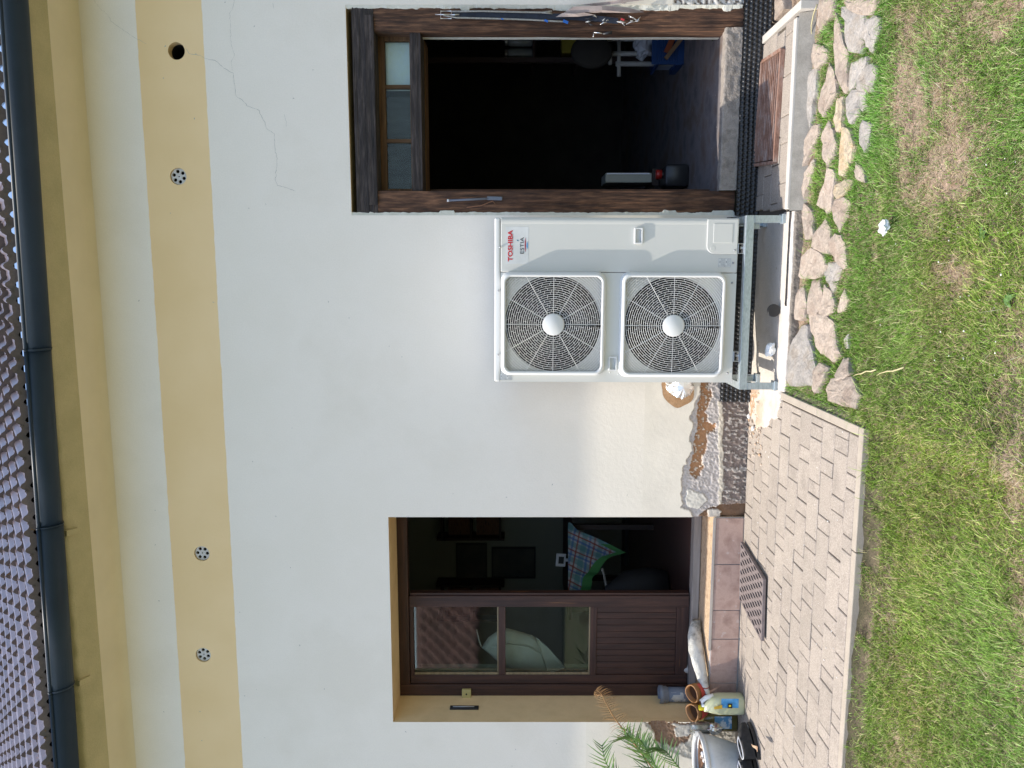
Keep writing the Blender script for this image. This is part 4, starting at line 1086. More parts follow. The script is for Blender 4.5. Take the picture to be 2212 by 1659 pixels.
SB = [[(830,195),(850,120),(905,30),(940,90),(958,245),(900,235)], [(950,170),(980,125),(1025,135),(1050,200),(1062,330),(1040,335),(985,290),(955,230)], [(748,385),(765,270),(830,220),(905,260),(915,320),(890,390),(850,400),(760,400)],
 [(915,370),(935,310),(990,300),(1020,350),(1000,410),(970,490),(930,420)], [(703,660),(745,490),(770,460),(795,560),(790,650),(760,670)], [(830,430),(880,425),(893,500),(880,590),(860,635),(805,630),(815,520)],
 [(885,585),(915,455),(960,500),(985,570),(970,620),(910,650),(880,630)], [(1010,600),(1045,480),(1072,540),(1060,600),(1015,625)], [(820,640),(930,660),(975,700),(960,770),(890,885),(860,840),(850,780),(818,740)],
 [(675,1040),(715,850),(780,730),(815,730),(820,830),(842,1000),(830,1080),(690,1085)], [(985,720),(1000,830),(1014,900),(960,942),(903,880),(930,800)], [(870,960),(932,990),(910,1050),(860,1140),(838,1110),(845,1010)],
 [(985,1030),(1040,930),(1075,930),(1085,1020),(1050,1050),(990,1062)], [(935,1130),(975,1065),(1090,1055),(1130,1160),(1102,1240),(1000,1215),(945,1190)], [(1045,850),(1050,790),(1075,770),(1075,860)]]
def conv(poly, oy):
    P = [((2688 + x / ZA) / 1.8228, (oy + y / ZA) / 1.8228) for x, y in poly]
    Q = [onZ(x, y, -.07) for x, y in P]; out = []
    for i, (x, y) in enumerate(P):
        z = float(gh(Q[i].x, Q[i].y)) + .017; out.append(onZ(x, y, z))
    c = sum(out, Vector()) / len(out)
    return [Vector((c.x + (p.x - c.x) * 1.13, c.y + (p.y - c.y) * 1.13, p.z)) for p in out]
stones = [conv(p, 0) for p in SA] + [conv(p, 850) for p in SB]
M_st = [mat('pink_sandstone', [(.32,.25,.20),(.40,.33,.27),(.27,.215,.175)], scale=9, rough=.95, bump=.8, bscale=45, coord='obj', rand=.10, fine=.16, fscale=90, bdist=.01),
        mat('grey_fieldstone', [(.26,.24,.22),(.35,.32,.29),(.29,.25,.21)], scale=9, rough=.95, bump=.8, bscale=45, coord='obj', rand=.10, fine=.16, fscale=90, bdist=.01),
        mat('ochre_fieldstone', [(.38,.28,.17),(.42,.35,.25),(.28,.23,.17)], scale=12, rough=.95, bump=.9, bscale=45, coord='obj', rand=.10, fine=.18, fscale=90, bdist=.01)]
M_bed = mat('border_soil', [(.12,.085,.06),(.26,.19,.13),(.18,.13,.085)], scale=9, rough=1, bump=1.0, bscale=120, bdist=.012, fine=.3, fscale=110)
border = obj('stone_border', MB().add([(-.64, 3.32, -.125), (1.9, 3.4, -.125), (2.1, 4.2, -.10), (-.64, 4.15, -.10)], [(0,1,2,3)]), M_bed, None, kind='structure')
def stone(P, m, i):
    n0 = len(P); pts = []
    c = sum(P, Vector()) / n0
    for k in range(n0):
        a, b = P[k], P[(k + 1) % n0]
        for s in range(3):
            p = a.lerp(b, s / 3); d = (p - c); d.z = 0; d.normalize()
            p = p + d * (float(vnoise(p.x * 60, p.y * 60, seed=4)) - .5) * .012; pts.append(p)
    loops = []; tilt = (random.uniform(-.05, .05), random.uniform(-.05, .05))
    for (sc, dz) in [(1.03, -.06), (1.0, -.014), (.975, -.004), (.80, .0), (.5, .0), (.2, .0)]:
        l = []
        for p in pts:
            qx, qy = c.x + (p.x - c.x) * sc, c.y + (p.y - c.y) * sc; zz = c.z + (p.z - c.z) * sc
            nz = (float(fbm(qx * 14, qy * 14, oct=3, seed=i)) - .5) * .022 + (float(fbm(qx * 60, qy * 60, oct=2, seed=i)) - .5) * .006
            step = .004 if fbm(qx * 7, qy * 7, seed=i + 3) > .5 else 0
            l.append((qx, qy, zz + dz + (nz + step if dz > -.02 else 0) + tilt[0] * (qx - c.x) + tilt[1] * (qy - c.y)))
        loops.append(l)
    return obj('stone', MB().loft(loops, True, False, False, True), m, border, at=(c.x, c.y, c.z - .03), fix=True)
for i, P in enumerate(stones):
    kk = [0,1,1,0,0,1,1,0,1,2,1,0,0,2,1,0,0,2,0,0,0,0,0, 0,0,0,1,0,0,0,0,0,1,0,0,0,0,1][i]
    stone(P, M_st[kk], i)
# ================================================================== GRASS
M_grass = mat('grass_blade', [(.9,.9,.9),(1.1,1.1,1.1)], scale=3, rough=.55, spec=.35, attr=True)
nt, N, L, bs = nodes(M_grass)
trn = N.new('ShaderNodeBsdfTranslucent'); mxs = N.new('ShaderNodeMixShader'); mxs.inputs[0].default_value = .35
colsock = bs.inputs['Base Color'].links[0].from_socket
L.new(colsock, trn.inputs[0]); L.new(bs.outputs[0], mxs.inputs[1]); L.new(trn.outputs[0], mxs.inputs[2])
L.new(mxs.outputs[0], [n for n in N if n.type == 'OUTPUT_MATERIAL'][0].inputs[0])
def D2G(pts): return [(onZ(x, y, -.10).x, onZ(x, y, -.10).y) for x, y in pts]
def soft(X, Y, poly, amp=.10, seed=1):
    dx = (fbm(X * 6, Y * 6, oct=3, seed=seed) - .5) * amp * 2; dy = (fbm(X * 6 + 40, Y * 6, oct=3, seed=seed + 5) - .5) * amp * 2
    return inpoly(X + dx, Y + dy, poly)
bare = [D2G([(1950,60),(2060,90),(2130,180),(2120,330),(2080,480),(1990,500),(1930,380),(1925,200)]), D2G([(2010,560),(2100,520),(2120,640),(2040,680)]), D2G([(1925,0),(2212,0),(2180,90),(1960,70)]),
        D2G([(1850,1150),(1900,1190),(1895,1300),(1850,1280)])]
earth = [D2G([(1940,130),(2000,150),(1990,330),(1945,280)]), D2G([(2000,330),(2090,300),(2080,440),(2010,430)]), D2G([(1880,430),(1905,440),(1900,570),(1870,560)])]
lush = [D2G([(2130,60),(2212,80),(2260,500),(2130,480),(2095,240)]), D2G([(1850,20),(1925,40),(1930,280),(1900,420),(1840,330),(1850,150)]), D2G([(2010,900),(2212,860),(2212,1659),(2000,1659)]),
        D2G([(1890,560),(1960,560),(1970,900),(1860,900),(1820,720)])]
spoly = [[(p.x, p.y) for p in P] for P in stones]
def make_grass(n, kind, seed, region=None):
    r = np.random.default_rng(seed)
    X = r.uniform(-3.5, 3.1, n); Y = r.uniform(1.75, 4.25, n)
    # inside view wedge only
    w = Y * CT - X * ST; u = (X * CT + Y * ST) / w; vis = (np.abs(u) < .74)
    vv = 1.58 / w; vis &= (vv < .72) 
    X, Y = X[vis], Y[vis]
    g = fbm(X * 2.2, Y * 2.2, oct=4, seed=21); g2 = fbm(X * 9, Y * 9, oct=3, seed=33)
    green = (g - .5) * 1.8 + (g2 - .5) * 1.6 + .97
    for p in bare: green = np.where(soft(X, Y, p), green - .40, green)
    for p in lush: green = np.where(soft(X, Y, p, .08, 7), green + .22, green)
    er = np.zeros(len(X), bool)
    for p in earth: er |= soft(X, Y, p, .06, 9)
    # keep-out: pavement, slab, pad, stones
    onp = ((X < -.64) & (Y > 3.205)) | (Y > 4.16) | ((Y > 4.13) & (X > .3))
    ons = np.zeros(len(X), bool)
    for p in spoly: ons |= inpoly(X, Y, p)
    strip = (X < -.66) & (Y > 3.09)
    bord = (X > -.64) & (Y > 3.45 - .03 * X) 
    stemline = (Y > 4.08) & (X > -.5)
    d = r.random(len(X))
    keep = ~onp & ~ons
    keep &= ~(strip & (d < .90 - .75 * (fbm(X * 9, Y * 5, oct=2, seed=2) > .50)))
    keep &= ~(stemline & (d < .75))
    tuft = fbm(X * 7, Y * 7, oct=3, seed=77)
    if kind == 'green':
        keep &= np.where(bord, tuft + .35 > d * .9, np.where(er, d < .10, d < np.clip(green * 1.15, .10, 1)))
    else:
        keep &= np.where(bord, d < .10, d < np.clip(1.15 - green * .80, .30, 1) * np.where(er, .45, 1))
    X, Y, green, bord, tuft = X[keep], Y[keep], green[keep], bord[keep], tuft[keep]; m = len(X)
    Z = gh(X, Y) + (fbm(X * 4, Y * 4, oct=4, seed=3) - .5) * .03 + (fbm(X * 28, Y * 28, oct=3, seed=7) - .5) * .014 - .004
    az = r.uniform(0, 2 * np.pi, m)
    if kind == 'green':
        # combed direction drifts over the lawn
        pref = fbm(X * 1.6, Y * 1.6, oct=2, seed=50) * 9; az = np.where(r.random(m) < .55, pref + r.normal(0, .7, m), az)
        Ln = r.gamma(7, .0055, m) * np.where(green > .9, 1.05, .85) * np.where(bord, 1.05, 1) * .95
        lean = r.uniform(.35, 1.25, m); wd = r.uniform(.0013, .0028, m)
        t = r.random((m, 1)); dk = np.array([.085, .175, .018]); md = np.array([.23, .40, .048]); lt = np.array([.52, .68, .22]); ye = np.array([.60, .56, .28])
        C = dk * (1 - t) + md * t
        C = np.where((r.random(m) < .30)[:, None], md * (1 - t) + lt * t, C); C = np.where((r.random(m) < .12)[:, None], ye * (.7 + .5 * t), C)
        hue = (fbm(X * 1.4, Y * 1.4, oct=2, seed=90)[:, None] - .5); C = C * (1 + hue * np.array([.5, .1, -.1]))
        C = np.where(bord[:, None], C * np.array([.85, 1.0, .85]), C)
        C = np.where((r.random(m) < .20)[:, None], C * .38, C)
    else:
        Ln = r.gamma(5, .0075, m); lean = r.uniform(1.1, 1.5, m); wd = r.uniform(.0008, .0020, m)
        t = r.random((m, 1)); C = np.array([.40, .31, .19]) * (1 - t) + np.array([.60, .50, .34]) * t
        C = np.where((r.random(m) < .35)[:, None], np.array([.30, .20, .13]) * (.7 + .6 * t), C)
        C = np.where((r.random(m) < .04)[:, None], np.array([.62, .58, .45]), C)
        Z = Z + r.random(m) * .010
    dx, dy = np.cos(az), np.sin(az); px, py = -dy, dx
    K = 3; V = np.zeros((m, 2 * K + 1, 3)); cur = r.uniform(.2, .9, m) if kind == 'green' else r.uniform(-.2, .35, m)
    ph = lean * .45 if kind == 'green' else lean
    bx = np.zeros(m); bz = np.zeros(m); tw = r.normal(0, .25, m)
    for k in range(K + 1):
        wk = wd * (1 - .25 * k / K) * (1 if k < K else 0)
        cx, cy, cz = X + dx * bx, Y + dy * bx, Z + bz
        ox = px * wk * .5; oy = py * wk * .5
        if k < K:
            V[:, 2*k] = np.stack([cx - ox, cy - oy, cz], 1); V[:, 2*k+1] = np.stack([cx + ox, cy + oy, cz], 1)
        else: V[:, 2*K] = np.stack([cx, cy, cz], 1)
        seg = Ln / K; bx = bx + np.sin(ph) * seg; bz = bz + np.cos(ph) * seg
        ph = ph + cur; px, py = px * np.cos(tw) - py * np.sin(tw), px * np.sin(tw) + py * np.cos(tw)
    V[:, :, 2] = np.maximum(V[:, :, 2], (Z - .002)[:, None] if kind == 'green' else Z[:, None])
    base = (np.arange(m) * (2 * K + 1))[:, None]
    F = np.concatenate([base + np.array([[0,1,3]]), base + np.array([[0,3,2]]), base + np.array([[2,3,5]]), base + np.array([[2,5,4]]), base + np.array([[4,5,6]])], 0)
    CC = np.repeat(C, 2 * K + 1, 0)
    return V.reshape(-1, 3), F, CC
V, F, C = make_grass(620000, 'green', 1); npmesh('grass', V, F, M_grass, None, 'stuff', C, smooth=False, label='mown green grass of the lawn, thick between the flat stones', cat='grass')
V, F, C = make_grass(225000, 'dry', 2); npmesh('dry_grass', V, F, M_grass, None, 'stuff', C, smooth=False, label='dry straw coloured clippings lying in the lawn', cat='grass')
# pebbles and crumbs in the lawn and along the wall foot
def rock(c, s, seed, flat=.6):
    bm = bmesh.new(); bmesh.ops.create_icosphere(bm, subdivisions=1, radius=1); mb = MB(); rr = random.Random(seed)
    sx, sy, sz = s * rr.uniform(.7, 1.3), s * rr.uniform(.7, 1.3), s * flat * rr.uniform(.7, 1.2); rt = rr.uniform(0, 3)
    vs = []
    for v in bm.verts:
        k = rr.uniform(.8, 1.15); x, y, z = v.co.x * sx * k, v.co.y * sy * k, v.co.z * sz * k
        vs.append((c[0] + x * math.cos(rt) - y * math.sin(rt), c[1] + x * math.sin(rt) + y * math.cos(rt), c[2] + z))
    fs = [tuple(v.index for v in f.verts) for f in bm.faces]; bm.free(); return mb.add(vs, fs)
M_rub = mat('rubble', [(.48,.32,.20),(.62,.52,.42),(.30,.22,.16)], scale=14, rough=.95, bump=.6, bscale=90, lo=.4, hi=.6)
M_wst = plain('white_pebble', (.72,.70,.66), rough=.8)
mb = MB()
for i in range(420):
    x, y = random.uniform(1600, 1645), random.gauss(885, 50)
    p = onZ(x, y, .004)
    if p.y > D - .02: continue
    r1 = rock((p.x, p.y, .006), random.choice([.003, .005, .005, .008, .014]), i); mb.add(r1.v, r1.f)
obj('rubble', mb, M_rub, None, 'small crumbs of orange mortar rubble at the wall foot left of the slab', 'rubble', kind='stuff')
for (x, y, s, lb) in [(1619, 899, .026, 'large white stone lying in the rubble at the wall foot'), (1627, 925, .022, 'second white stone in the rubble, the one nearer the pavers')]:
    p = onZ(x, y, .01); r1 = rock((p.x, p.y, .012), s, int(x)); obj('stone_chunk', r1, M_wst, None, lb, 'stone', bevel=.003)
mb = MB()
for i in range(130):
    y = random.uniform(300, 1640); x = random.uniform(1615, 1830) if y > 830 else random.uniform(1880, 2200)
    p = onZ(x, y, .001 if y > 830 else -.08)
    if y > 830 and (p.y < 3.27 or p.x > -.7): continue
    r1 = rock((p.x, p.y, p.z + .001), random.choice([.0015, .002, .003, .004]), i); mb.add(r1.v, r1.f)
obj('crumbs', mb, M_wst, None, 'scattered pale crumbs on the pavers and lawn', 'crumbs', kind='stuff')

# crumpled paper, broad weed leaves
M_white = plain('white_paper', (.80,.80,.78), rough=.7)
def crumple(name, c, r, m, label, cat, seed=0, flat=.6, amp=.9):
    bm = bmesh.new(); bmesh.ops.create_icosphere(bm, subdivisions=3, radius=1)
    mb = MB(); vs = []
    for v in bm.verts:
        k = .55 + amp * float(vnoise(v.co.x * 2.6 + 9, v.co.y * 2.6 + 9, v.co.z * 2.6 + 9, seed=seed)); vs.append((c[0] + v.co.x * r * k, c[1] + v.co.y * r * k, c[2] + v.co.z * r * k * flat))
    mb.add(vs, [tuple(v.index for v in f.verts) for f in bm.faces]); bm.free()
    return obj(name, mb, m, None, label, cat, smooth=False)
p = onZ(1906, 492, -.05); crumple('crumpled_paper', (p.x, p.y, -.055), .028, M_white, 'crumpled white paper scrap lying in the grass', 'paper scrap', 3)
p = onZ(1668, 755, .03); tp = crumple('crumpled_tape', (p.x, p.y, .040), .036, M_white, 'crumpled white tape lying on the slab under the heat pump', 'tape scrap', 8, .8)
p = onZ(1678, 671, .03)
cap = empty('rubber_disc', (p.x, p.y + .05, .01), 'round black rubber disc standing on the slab under the heat pump', 'rubber disc')
obj('disc', MB().lathe([(.034, 0), (.036, .004), (.036, .012), (.030, .016)], (p.x, p.y, .045), 'Y', 28), M_blk, cap, bevel=.001)
obj('lug', MB().box((p.x - .008, p.y + .016, .010), (p.x + .008, p.y + .03, .05)), M_blk, cap)
M_leaf = mat('weed_leaf', [(.05,.11,.025),(.08,.16,.04),(.12,.20,.06)], scale=20, rough=.5, coord='obj', rand=.2)
def leafy(parent, base, az, L_, w, droop=.6, rise=.5, lobes=0, m=M_leaf, name='leaf', n=14, tone=None):
    vs = []; fs = []
    for k in range(n + 1):
        t = k / n; ww = w * (math.sin(math.pi * min(1, t * .93 + .05)) ** .8) * (1 - (.45 * (k % 2) if lobes else 0))
        x = L_ * t; z = rise * L_ * t - droop * L_ * t * t
        c = Vector((base[0] + math.cos(az) * x, base[1] + math.sin(az) * x, base[2] + z)); s = Vector((-math.sin(az), math.cos(az), .0))
        vs += [c - s * ww + Vector((0,0,ww*.35)), c, c + s * ww + Vector((0,0,ww*.35))]
    for k in range(n): fs += [(3*k, 3*k+3, 3*k+4, 3*k+1), (3*k+1, 3*k+4, 3*k+5, 3*k+2)]
    return obj(name, MB().add(vs, fs, True), m, parent, fix=False)
for i, (x, y, nl, s, lb) in enumerate([(1905, 868, 10, .13, 'largest dandelion plant at the corner of the stone border'), (1945, 838, 6, .075, 'dandelion right beside the largest one, further out in the lawn'), (2125, 505, 6, .026, 'small clover patch in the lush grass at the lower right'), (2183, 650, 5, .030, 'small broad leaved weed near the photo edge in the lawn'), (1935, 1240, 5, .024, 'small round leaved weed in the lawn in front of the paved area')]):
    p = onZ(x, y, -.09); e = empty('weed', (p.x, p.y, -.09), lb, 'weed')
    for k in range(nl): leafy(e, (p.x, p.y, -.085), 2 * math.pi * k / nl + random.uniform(-.4, .4), s * random.uniform(.7, 1.1), s * .15 if s > .06 else s * .3, .65, .5, lobes=1 if s > .1 else 0)
M_straw = plain('dry_stem', (.50,.44,.24), rough=.7)
for (a, b, lb) in [((3219, 15), (2688 + 835/ZA, 240/ZA), 'long dry leaf stalk lying between the stones by the kerb corner'), ((3300 + 830/5.53, 1300 + 855/5.53), (3300 + 330/5.53, 1300 + 1000/5.53), 'pale stalk of the dandelion lying over the stones'), ((3300 + 1440/5.53, 1300 + 830/5.53), (3300 + 840/5.53, 1300 + 990/5.53), 'second pale stalk lying in the grass beside the dandelion')]:
    P = [onZ(a[0]/1.8228 + (b[0]-a[0])/1.8228*t, a[1]/1.8228 + (b[1]-a[1])/1.8228*t, -.045) for t in np.linspace(0, 1, 7)]
    P = [q + Vector((random.uniform(-.004,.004), random.uniform(-.004,.004), .012 * math.sin(math.pi * i / 6))) for i, q in enumerate(P)]
    obj('dry_stalk', MB().tube(P, [.0035, .0035, .003, .003, .0025, .002, .001], 6), M_straw, None, lb, 'stalk')

# ================================================================== THINGS BY THE KITCHEN DOOR
# rubber door mat with diamond openings
M_mat = mat('brown_rubber', [(.15,.12,.115),(.22,.18,.17)], scale=30, rough=.8, bump=.3, bscale=100)
z = .02
mc = [onZ(1603, 1172, z), onZ(1650, 1234, z), onZ(1647, 1383, z), onZ(1599, 1277, z)]
c0 = mc[0]; U = ((mc[1] - mc[0]) + (mc[2] - mc[3])) / 2; Vv = ((mc[3] - mc[0]) + (mc[2] - mc[1])) / 2
mat_root = empty('door_mat', ((mc[0] + mc[2]) / 2).to_tuple()[:2] + (.004,), 'brown rubber mat with diamond openings on the pavers before the kitchen door', 'door mat')
def mp(u, v): q = c0 + U * u + Vv * v; return (q.x, q.y)
plate = obj('lattice', MB().prism([mp(0,0), mp(1,0), mp(1,1), mp(0,1)], .0215, .028), M_mat, mat_root)
holes = MB(); nu, nv = 5, 13
for j in range(nv):
    for i in range(nu):
        uc, vc_ = (i + .5 + (.25 if j % 2 else -.25)) / nu, (j + .5) / nv; du, dv = .42 / nu, .40 / nv
        holes.prism([mp(uc - du, vc_), mp(uc, vc_ - dv), mp(uc + du, vc_), mp(uc, vc_ + dv)], .0, .05)
boolean(plate, [holes])
def edge_bar(a, b): 
    a, b = Vector((*mp(*a), 0)), Vector((*mp(*b), 0)); d = b - a
    return MB().obox(((a.x+b.x)/2, (a.y+b.y)/2, .0195), (d.length + .006, .010, .021), (0, 0, math.atan2(d.y, d.x)))
for a, b in (((0,0),(1,0)), ((1,0),(1,1)), ((1,1),(0,1)), ((0,1),(0,0))): obj('edge', edge_bar(a, b), M_mat, mat_root, bevel=.003)
obj('opening_shade_sheet', MB().add([(*mp(0,0), .0135), (*mp(1,0), .0135), (*mp(1,1), .0135), (*mp(0,1), .0135)], [(0,1,2,3)]), M_dark, mat_root, fix=False)  # black sheet below the lattice, painted shade inside the diamond openings

STEP = .196
def stepP(x, y): return onZ(x, y, STEP)
# long pale driftwood-like roll
M_rag = mat('dirty_white_rag', [(.22,.21,.18),(.55,.53,.48),(.68,.66,.60)], scale=14, rough=.95, bump=.8, bscale=40, bdist=.01, lo=.35, hi=.6)
a = onZ(1498, 1340, STEP + .05); b = onZ(1525, 1502, STEP + .03)
mb = MB(); loops = []
for i in range(36):
    t = i / 35; c = a.lerp(b, t); rr = .058 * (math.sin(math.pi * min(1, max(0, t * .9 + .06))) ** .45) * (1 - .45 * t ** 3)
    loop = []
    for k in range(24):
        an = 2 * math.pi * k / 24; q = rr * (1 + .45 * (float(fbm(math.cos(an) * 1.5 + t * 3 + 5, math.sin(an) * 1.5 + 5, t * 5, oct=3, seed=6)) - .5))
        loop.append((c.x, c.y + q * math.cos(an) * .95, STEP + .001 + max(0, (q * 1.0 + q * math.sin(an) * .9))))
    loops.append(loop)
mb.loft(loops, True, True, True, True)
rag = obj('rolled_rag', mb, M_rag, None, 'long dirty white rolled floor rag lying on the doorstep before the brown door', 'rag')
M_dred2 = plain('red_thread', (.30,.05,.04), rough=.9)
i = 31; lp = [Vector(q) for q in loops[i]]; cc = sum(lp, Vector()) / 24
obj('red_stripe', MB().tube([cc + (q - cc) * 1.02 for q in lp], .003, 5, True), M_dred2, rag)
p = onZ(1492, 1448, STEP + .03); r1 = rock((p.x, p.y + .03, STEP + .055), .030, 5, .95); M_peb = mat('speckled_pebble', [(.30,.28,.26),(.50,.48,.45)], scale=30, rough=.9)
obj('pebble', MB().lathe([(.0, 0), (.028, .010), (.034, .035), (.033, .060), (.024, .082), (0, .09)], (p.x, p.y + .02, STEP), 'Z', 18, False, False, squash=(1, .8)), M_peb, None, 'grey speckled stone standing behind the end of the rolled rag', 'stone')
# clogs, standing on their heels with the openings up
M_clog = mat('orange_brown_rubber', [(.22,.095,.025),(.30,.13,.035)], scale=10, rough=.5); M_clogin = plain('clog_lining', (.10,.05,.025), rough=.8); M_clred = plain('clog_red_sole', (.42,.05,.035), rough=.5)
def clog(cx, cy, w, d, h, rot, label, parent_name='clog', tip=0):
    e = empty(parent_name, (cx, cy, STEP), label, 'clog')
    def oval(sx, sy, z, k=1, n=28):
        P = []
        for i in range(n):
            t = 2 * math.pi * i / n; x = math.cos(t) * sx; y = math.sin(t) * sy
            y = y if y < 0 else y * 1.0
            x = x * (1 - .18 * (y / sy)) 
            xr = x * math.cos(rot) - y * math.sin(rot); yr = x * math.sin(rot) + y * math.cos(rot)
            P.append((cx + xr, cy + yr + tip * (z - STEP), z))
        return P
    hz_ = STEP + h
    obj('upper', MB().loft([oval(w*.62, d*.6, STEP + .002), oval(w*.80, d*.85, STEP + h*.25), oval(w*.95, d*.97, STEP + h*.65), oval(w, d, hz_), oval(w*.88, d*.86, hz_ + .002), oval(w*.82, d*.8, STEP + h*.6), oval(w*.5, d*.5, STEP + .012)], True, True, True, True), M_clog, e, fix=False)
    obj('lining', MB().loft([oval(w*.80, d*.78, STEP + h*.7), oval(w*.5, d*.5, STEP + .016)], True, True, False, True), M_clogin, e, fix=False)
    mb = MB(); n = 12; l0 = []; l1 = []; l2 = []; l3 = []
    for i in range(n + 1):
        t = math.pi * 1.15 + math.pi * .7 * i / n
        for lst, k, z in ((l0, .84, STEP + .001), (l1, .99, STEP + h*.25), (l2, 1.06, STEP + h*.62), (l3, 1.0, STEP + h*.70)):
            x = math.cos(t) * w * k; y = math.sin(t) * d * (k + .07); xr = x*math.cos(rot) - y*math.sin(rot); yr = x*math.sin(rot) + y*math.cos(rot); lst.append((cx + xr, cy + yr + tip * (z - STEP), z))
    obj('sole', MB().loft([l0, l1, l2, l3], False, True), M_clred, e, fix=False)
    e.rotation_euler = (.62, 0, 0); e.location.z += d * .56
c1 = onZ(1499, 1487, STEP + .09); c2 = onZ(1500, 1527, STEP + .09)
clog(c1.x, min(c1.y, D + .22), .060, .055, .112, .25, 'orange brown clog standing nearer the brown door, red sole forward')
clog(c2.x, min(c2.y, D + .20), .060, .055, .112, -.2, 'orange brown clog nearer the flaking wall corner, red sole forward')
# upright grey drain pipe with mortar smear
M_pvc = mat('grey_pvc', [(.17,.19,.23),(.21,.23,.27)], rough=.45, scale=4); M_smear = mat('mortar_smear', [(.42,.42,.40),(.55,.54,.50)], rough=.95, scale=30)
px = onY(1424, 1500, D + .26); pz1 = px.z
pv = empty('drain_pipe', (px.x, D + .26, STEP), 'short grey plastic drain pipe with socket standing in the corner of the kitchen doorstep', 'drain pipe')
obj('pipe', MB().lathe([(.050, 0), (.050, pz1 - STEP - .06)], (px.x, D + .26, STEP), 'Z', 28), M_pvc, pv)
obj('socket', MB().lathe([(.050, 0), (.057, .012), (.057, .030), (.061, .034), (.061, .060), (.056, .062), (.052, .030)], (px.x, D + .26, pz1 - .06), 'Z', 28, False, False), M_pvc, pv)
P = []
mb = MB(); n = 14
for i in range(n + 1):
    for j in range(9):
        a = -2.3 + 1.5 * j / 8; z = STEP + .09 + .10 * i / n; e_ = .0505 + .002 * math.sin(math.pi * i / n) * math.sin(math.pi * j / 8) + (-.006 if vnoise(i * .5, j * .6, seed=3) > .62 and (i in (0, 1, n-1, n) or j in (0, 1, 7, 8)) else 0)
        P.append((px.x + e_ * math.cos(a), D + .26 + e_ * math.sin(a), z))
mb.add(P, [(i*9+j, (i+1)*9+j, (i+1)*9+j+1, i*9+j+1) for i in range(n) for j in range(8)], True)
obj('mortar_smear', mb, M_smear, pv, fix=False)

# canister with pale yellow liquid, white handle, yellow cap, blue label
def jug(x, y, zb, w, d, h, rot, mb_mat, capm, label, hand, labm, cap_r=.020, name='canister', labz=(.5, .86)):
    e = empty(name, (x, y, zb), label, 'canister'); 
    def R(px_, py_, pz_): return (x + px_ * math.cos(rot) - py_ * math.sin(rot), y + px_ * math.sin(rot) + py_ * math.cos(rot), zb + pz_)
    def sec(sx, sy, z, ox=0, n=32, p=3.2):
        P = []
        for i in range(n):
            t = 2 * math.pi * i / n; c, s_ = math.cos(t), math.sin(t)
            P.append(R(ox + sx * math.copysign(abs(c) ** (2 / p), c), sy * math.copysign(abs(s_) ** (2 / p), s_), z))
        return P
    obj('body', MB().loft([sec(w*.94, d*.92, .0), sec(w, d, .012), sec(w, d, h*.45), sec(w*.985, d*.98, h*.60), sec(w*.86, d*.86, h*.76), sec(w*.50, d*.60, h*.90, -w*.25), sec(.022, .022, h*.955, -w*.42)], True, True, True, True), mb_mat, e)
    obj('cap', MB().lathe([(cap_r, 0), (cap_r, .028), (cap_r*.9, .032)], R(-w*.42, 0, h*.955), 'Z', 20), capm, e, bevel=.001)
    obj('handle', MB().tube([R(-w*.30, 0, h*.90), R(-w*.15, 0, h*1.0), R(w*.25, 0, h*1.01), R(w*.62, 0, h*.90), R(w*.80, 0, h*.72)], [.016, .015, .014, .015, .016], 12), hand, e)
    m = MB(); n = 9; v = []
    zz = [h * .22, h * .60]
    for zq in (0, 1):
        for i in range(n):
            v.append(R(-w*.80 + 1.6 * w * i / (n - 1), -d * 1.008 - .0008 + .0006, zz[zq]))
    lb = obj('label', MB().loft([[R(labz[0]*w + (labz[1]-labz[0])*w*i/8, -d*1.004 - .0008, h*.16) for i in range(9)], [R(labz[0]*w + (labz[1]-labz[0])*w*i/8, -d*1.004 - .0008, h*.58) for i in range(9)]], False, False), labm, e, fix=False)
    return e, R, lb
M_jug = mat('pale_yellow_canister', [(.52,.53,.33),(.58,.59,.40)], scale=3, rough=.35, coat=.3)
nt, N, L, bs = nodes(M_jug); bs.inputs['Subsurface Weight'].default_value = .3; bs.inputs['Subsurface Radius'].default_value = (.05, .05, .03)
M_wplast = plain('white_plastic', (.78,.79,.80), rough=.4); M_ycap = plain('yellow_cap', (.72,.58,.02), rough=.4)
M_blab = mat('blue_label', [(.05,.22,.45),(.08,.32,.60),(.20,.45,.68)], scale=16, rough=.35, coord='pos')
jp = onZ(1612, 1523, 0)
je, JR, jl = jug(onY(1570, 1520, jp.y + .075).x, jp.y + .075, 0, .064, .056, .265, .10, M_jug, M_ycap, 'pale yellow canister with white handle, yellow cap and blue label on the pavers', M_wplast, M_blab, .017, labz=(-.02, .92))
obj('printed_panel', MB().loft([[JR(.0 + .03 * i, -.0645, .085) for i in (0, 1)], [JR(.0 + .03 * i, -.0645, .115) for i in (0, 1)]], False, False), M_ink, jl, fix=False)
obj('printed_mark', MB().loft([[JR(.009 + .012 * i, -.0650, .094) for i in (0, 1)], [JR(.009 + .012 * i, -.0650, .108) for i in (0, 1)]], False, False), M_ycap, jl, fix=False)
obj('yellow_streak', MB().loft([[JR(-.003, -.0642, .150), JR(.022, -.0642, .150)], [JR(-.012, -.055, .198), JR(.004, -.055, .200)]], False, False), plain('orange_print', (.62,.38,.03), rough=.4), jl, fix=False)
M_olive = mat('olive_bottle', [(.10,.085,.022),(.17,.145,.05)], scale=6, rough=.25, coat=.4)
bp = onZ(1603, 1553, 0)
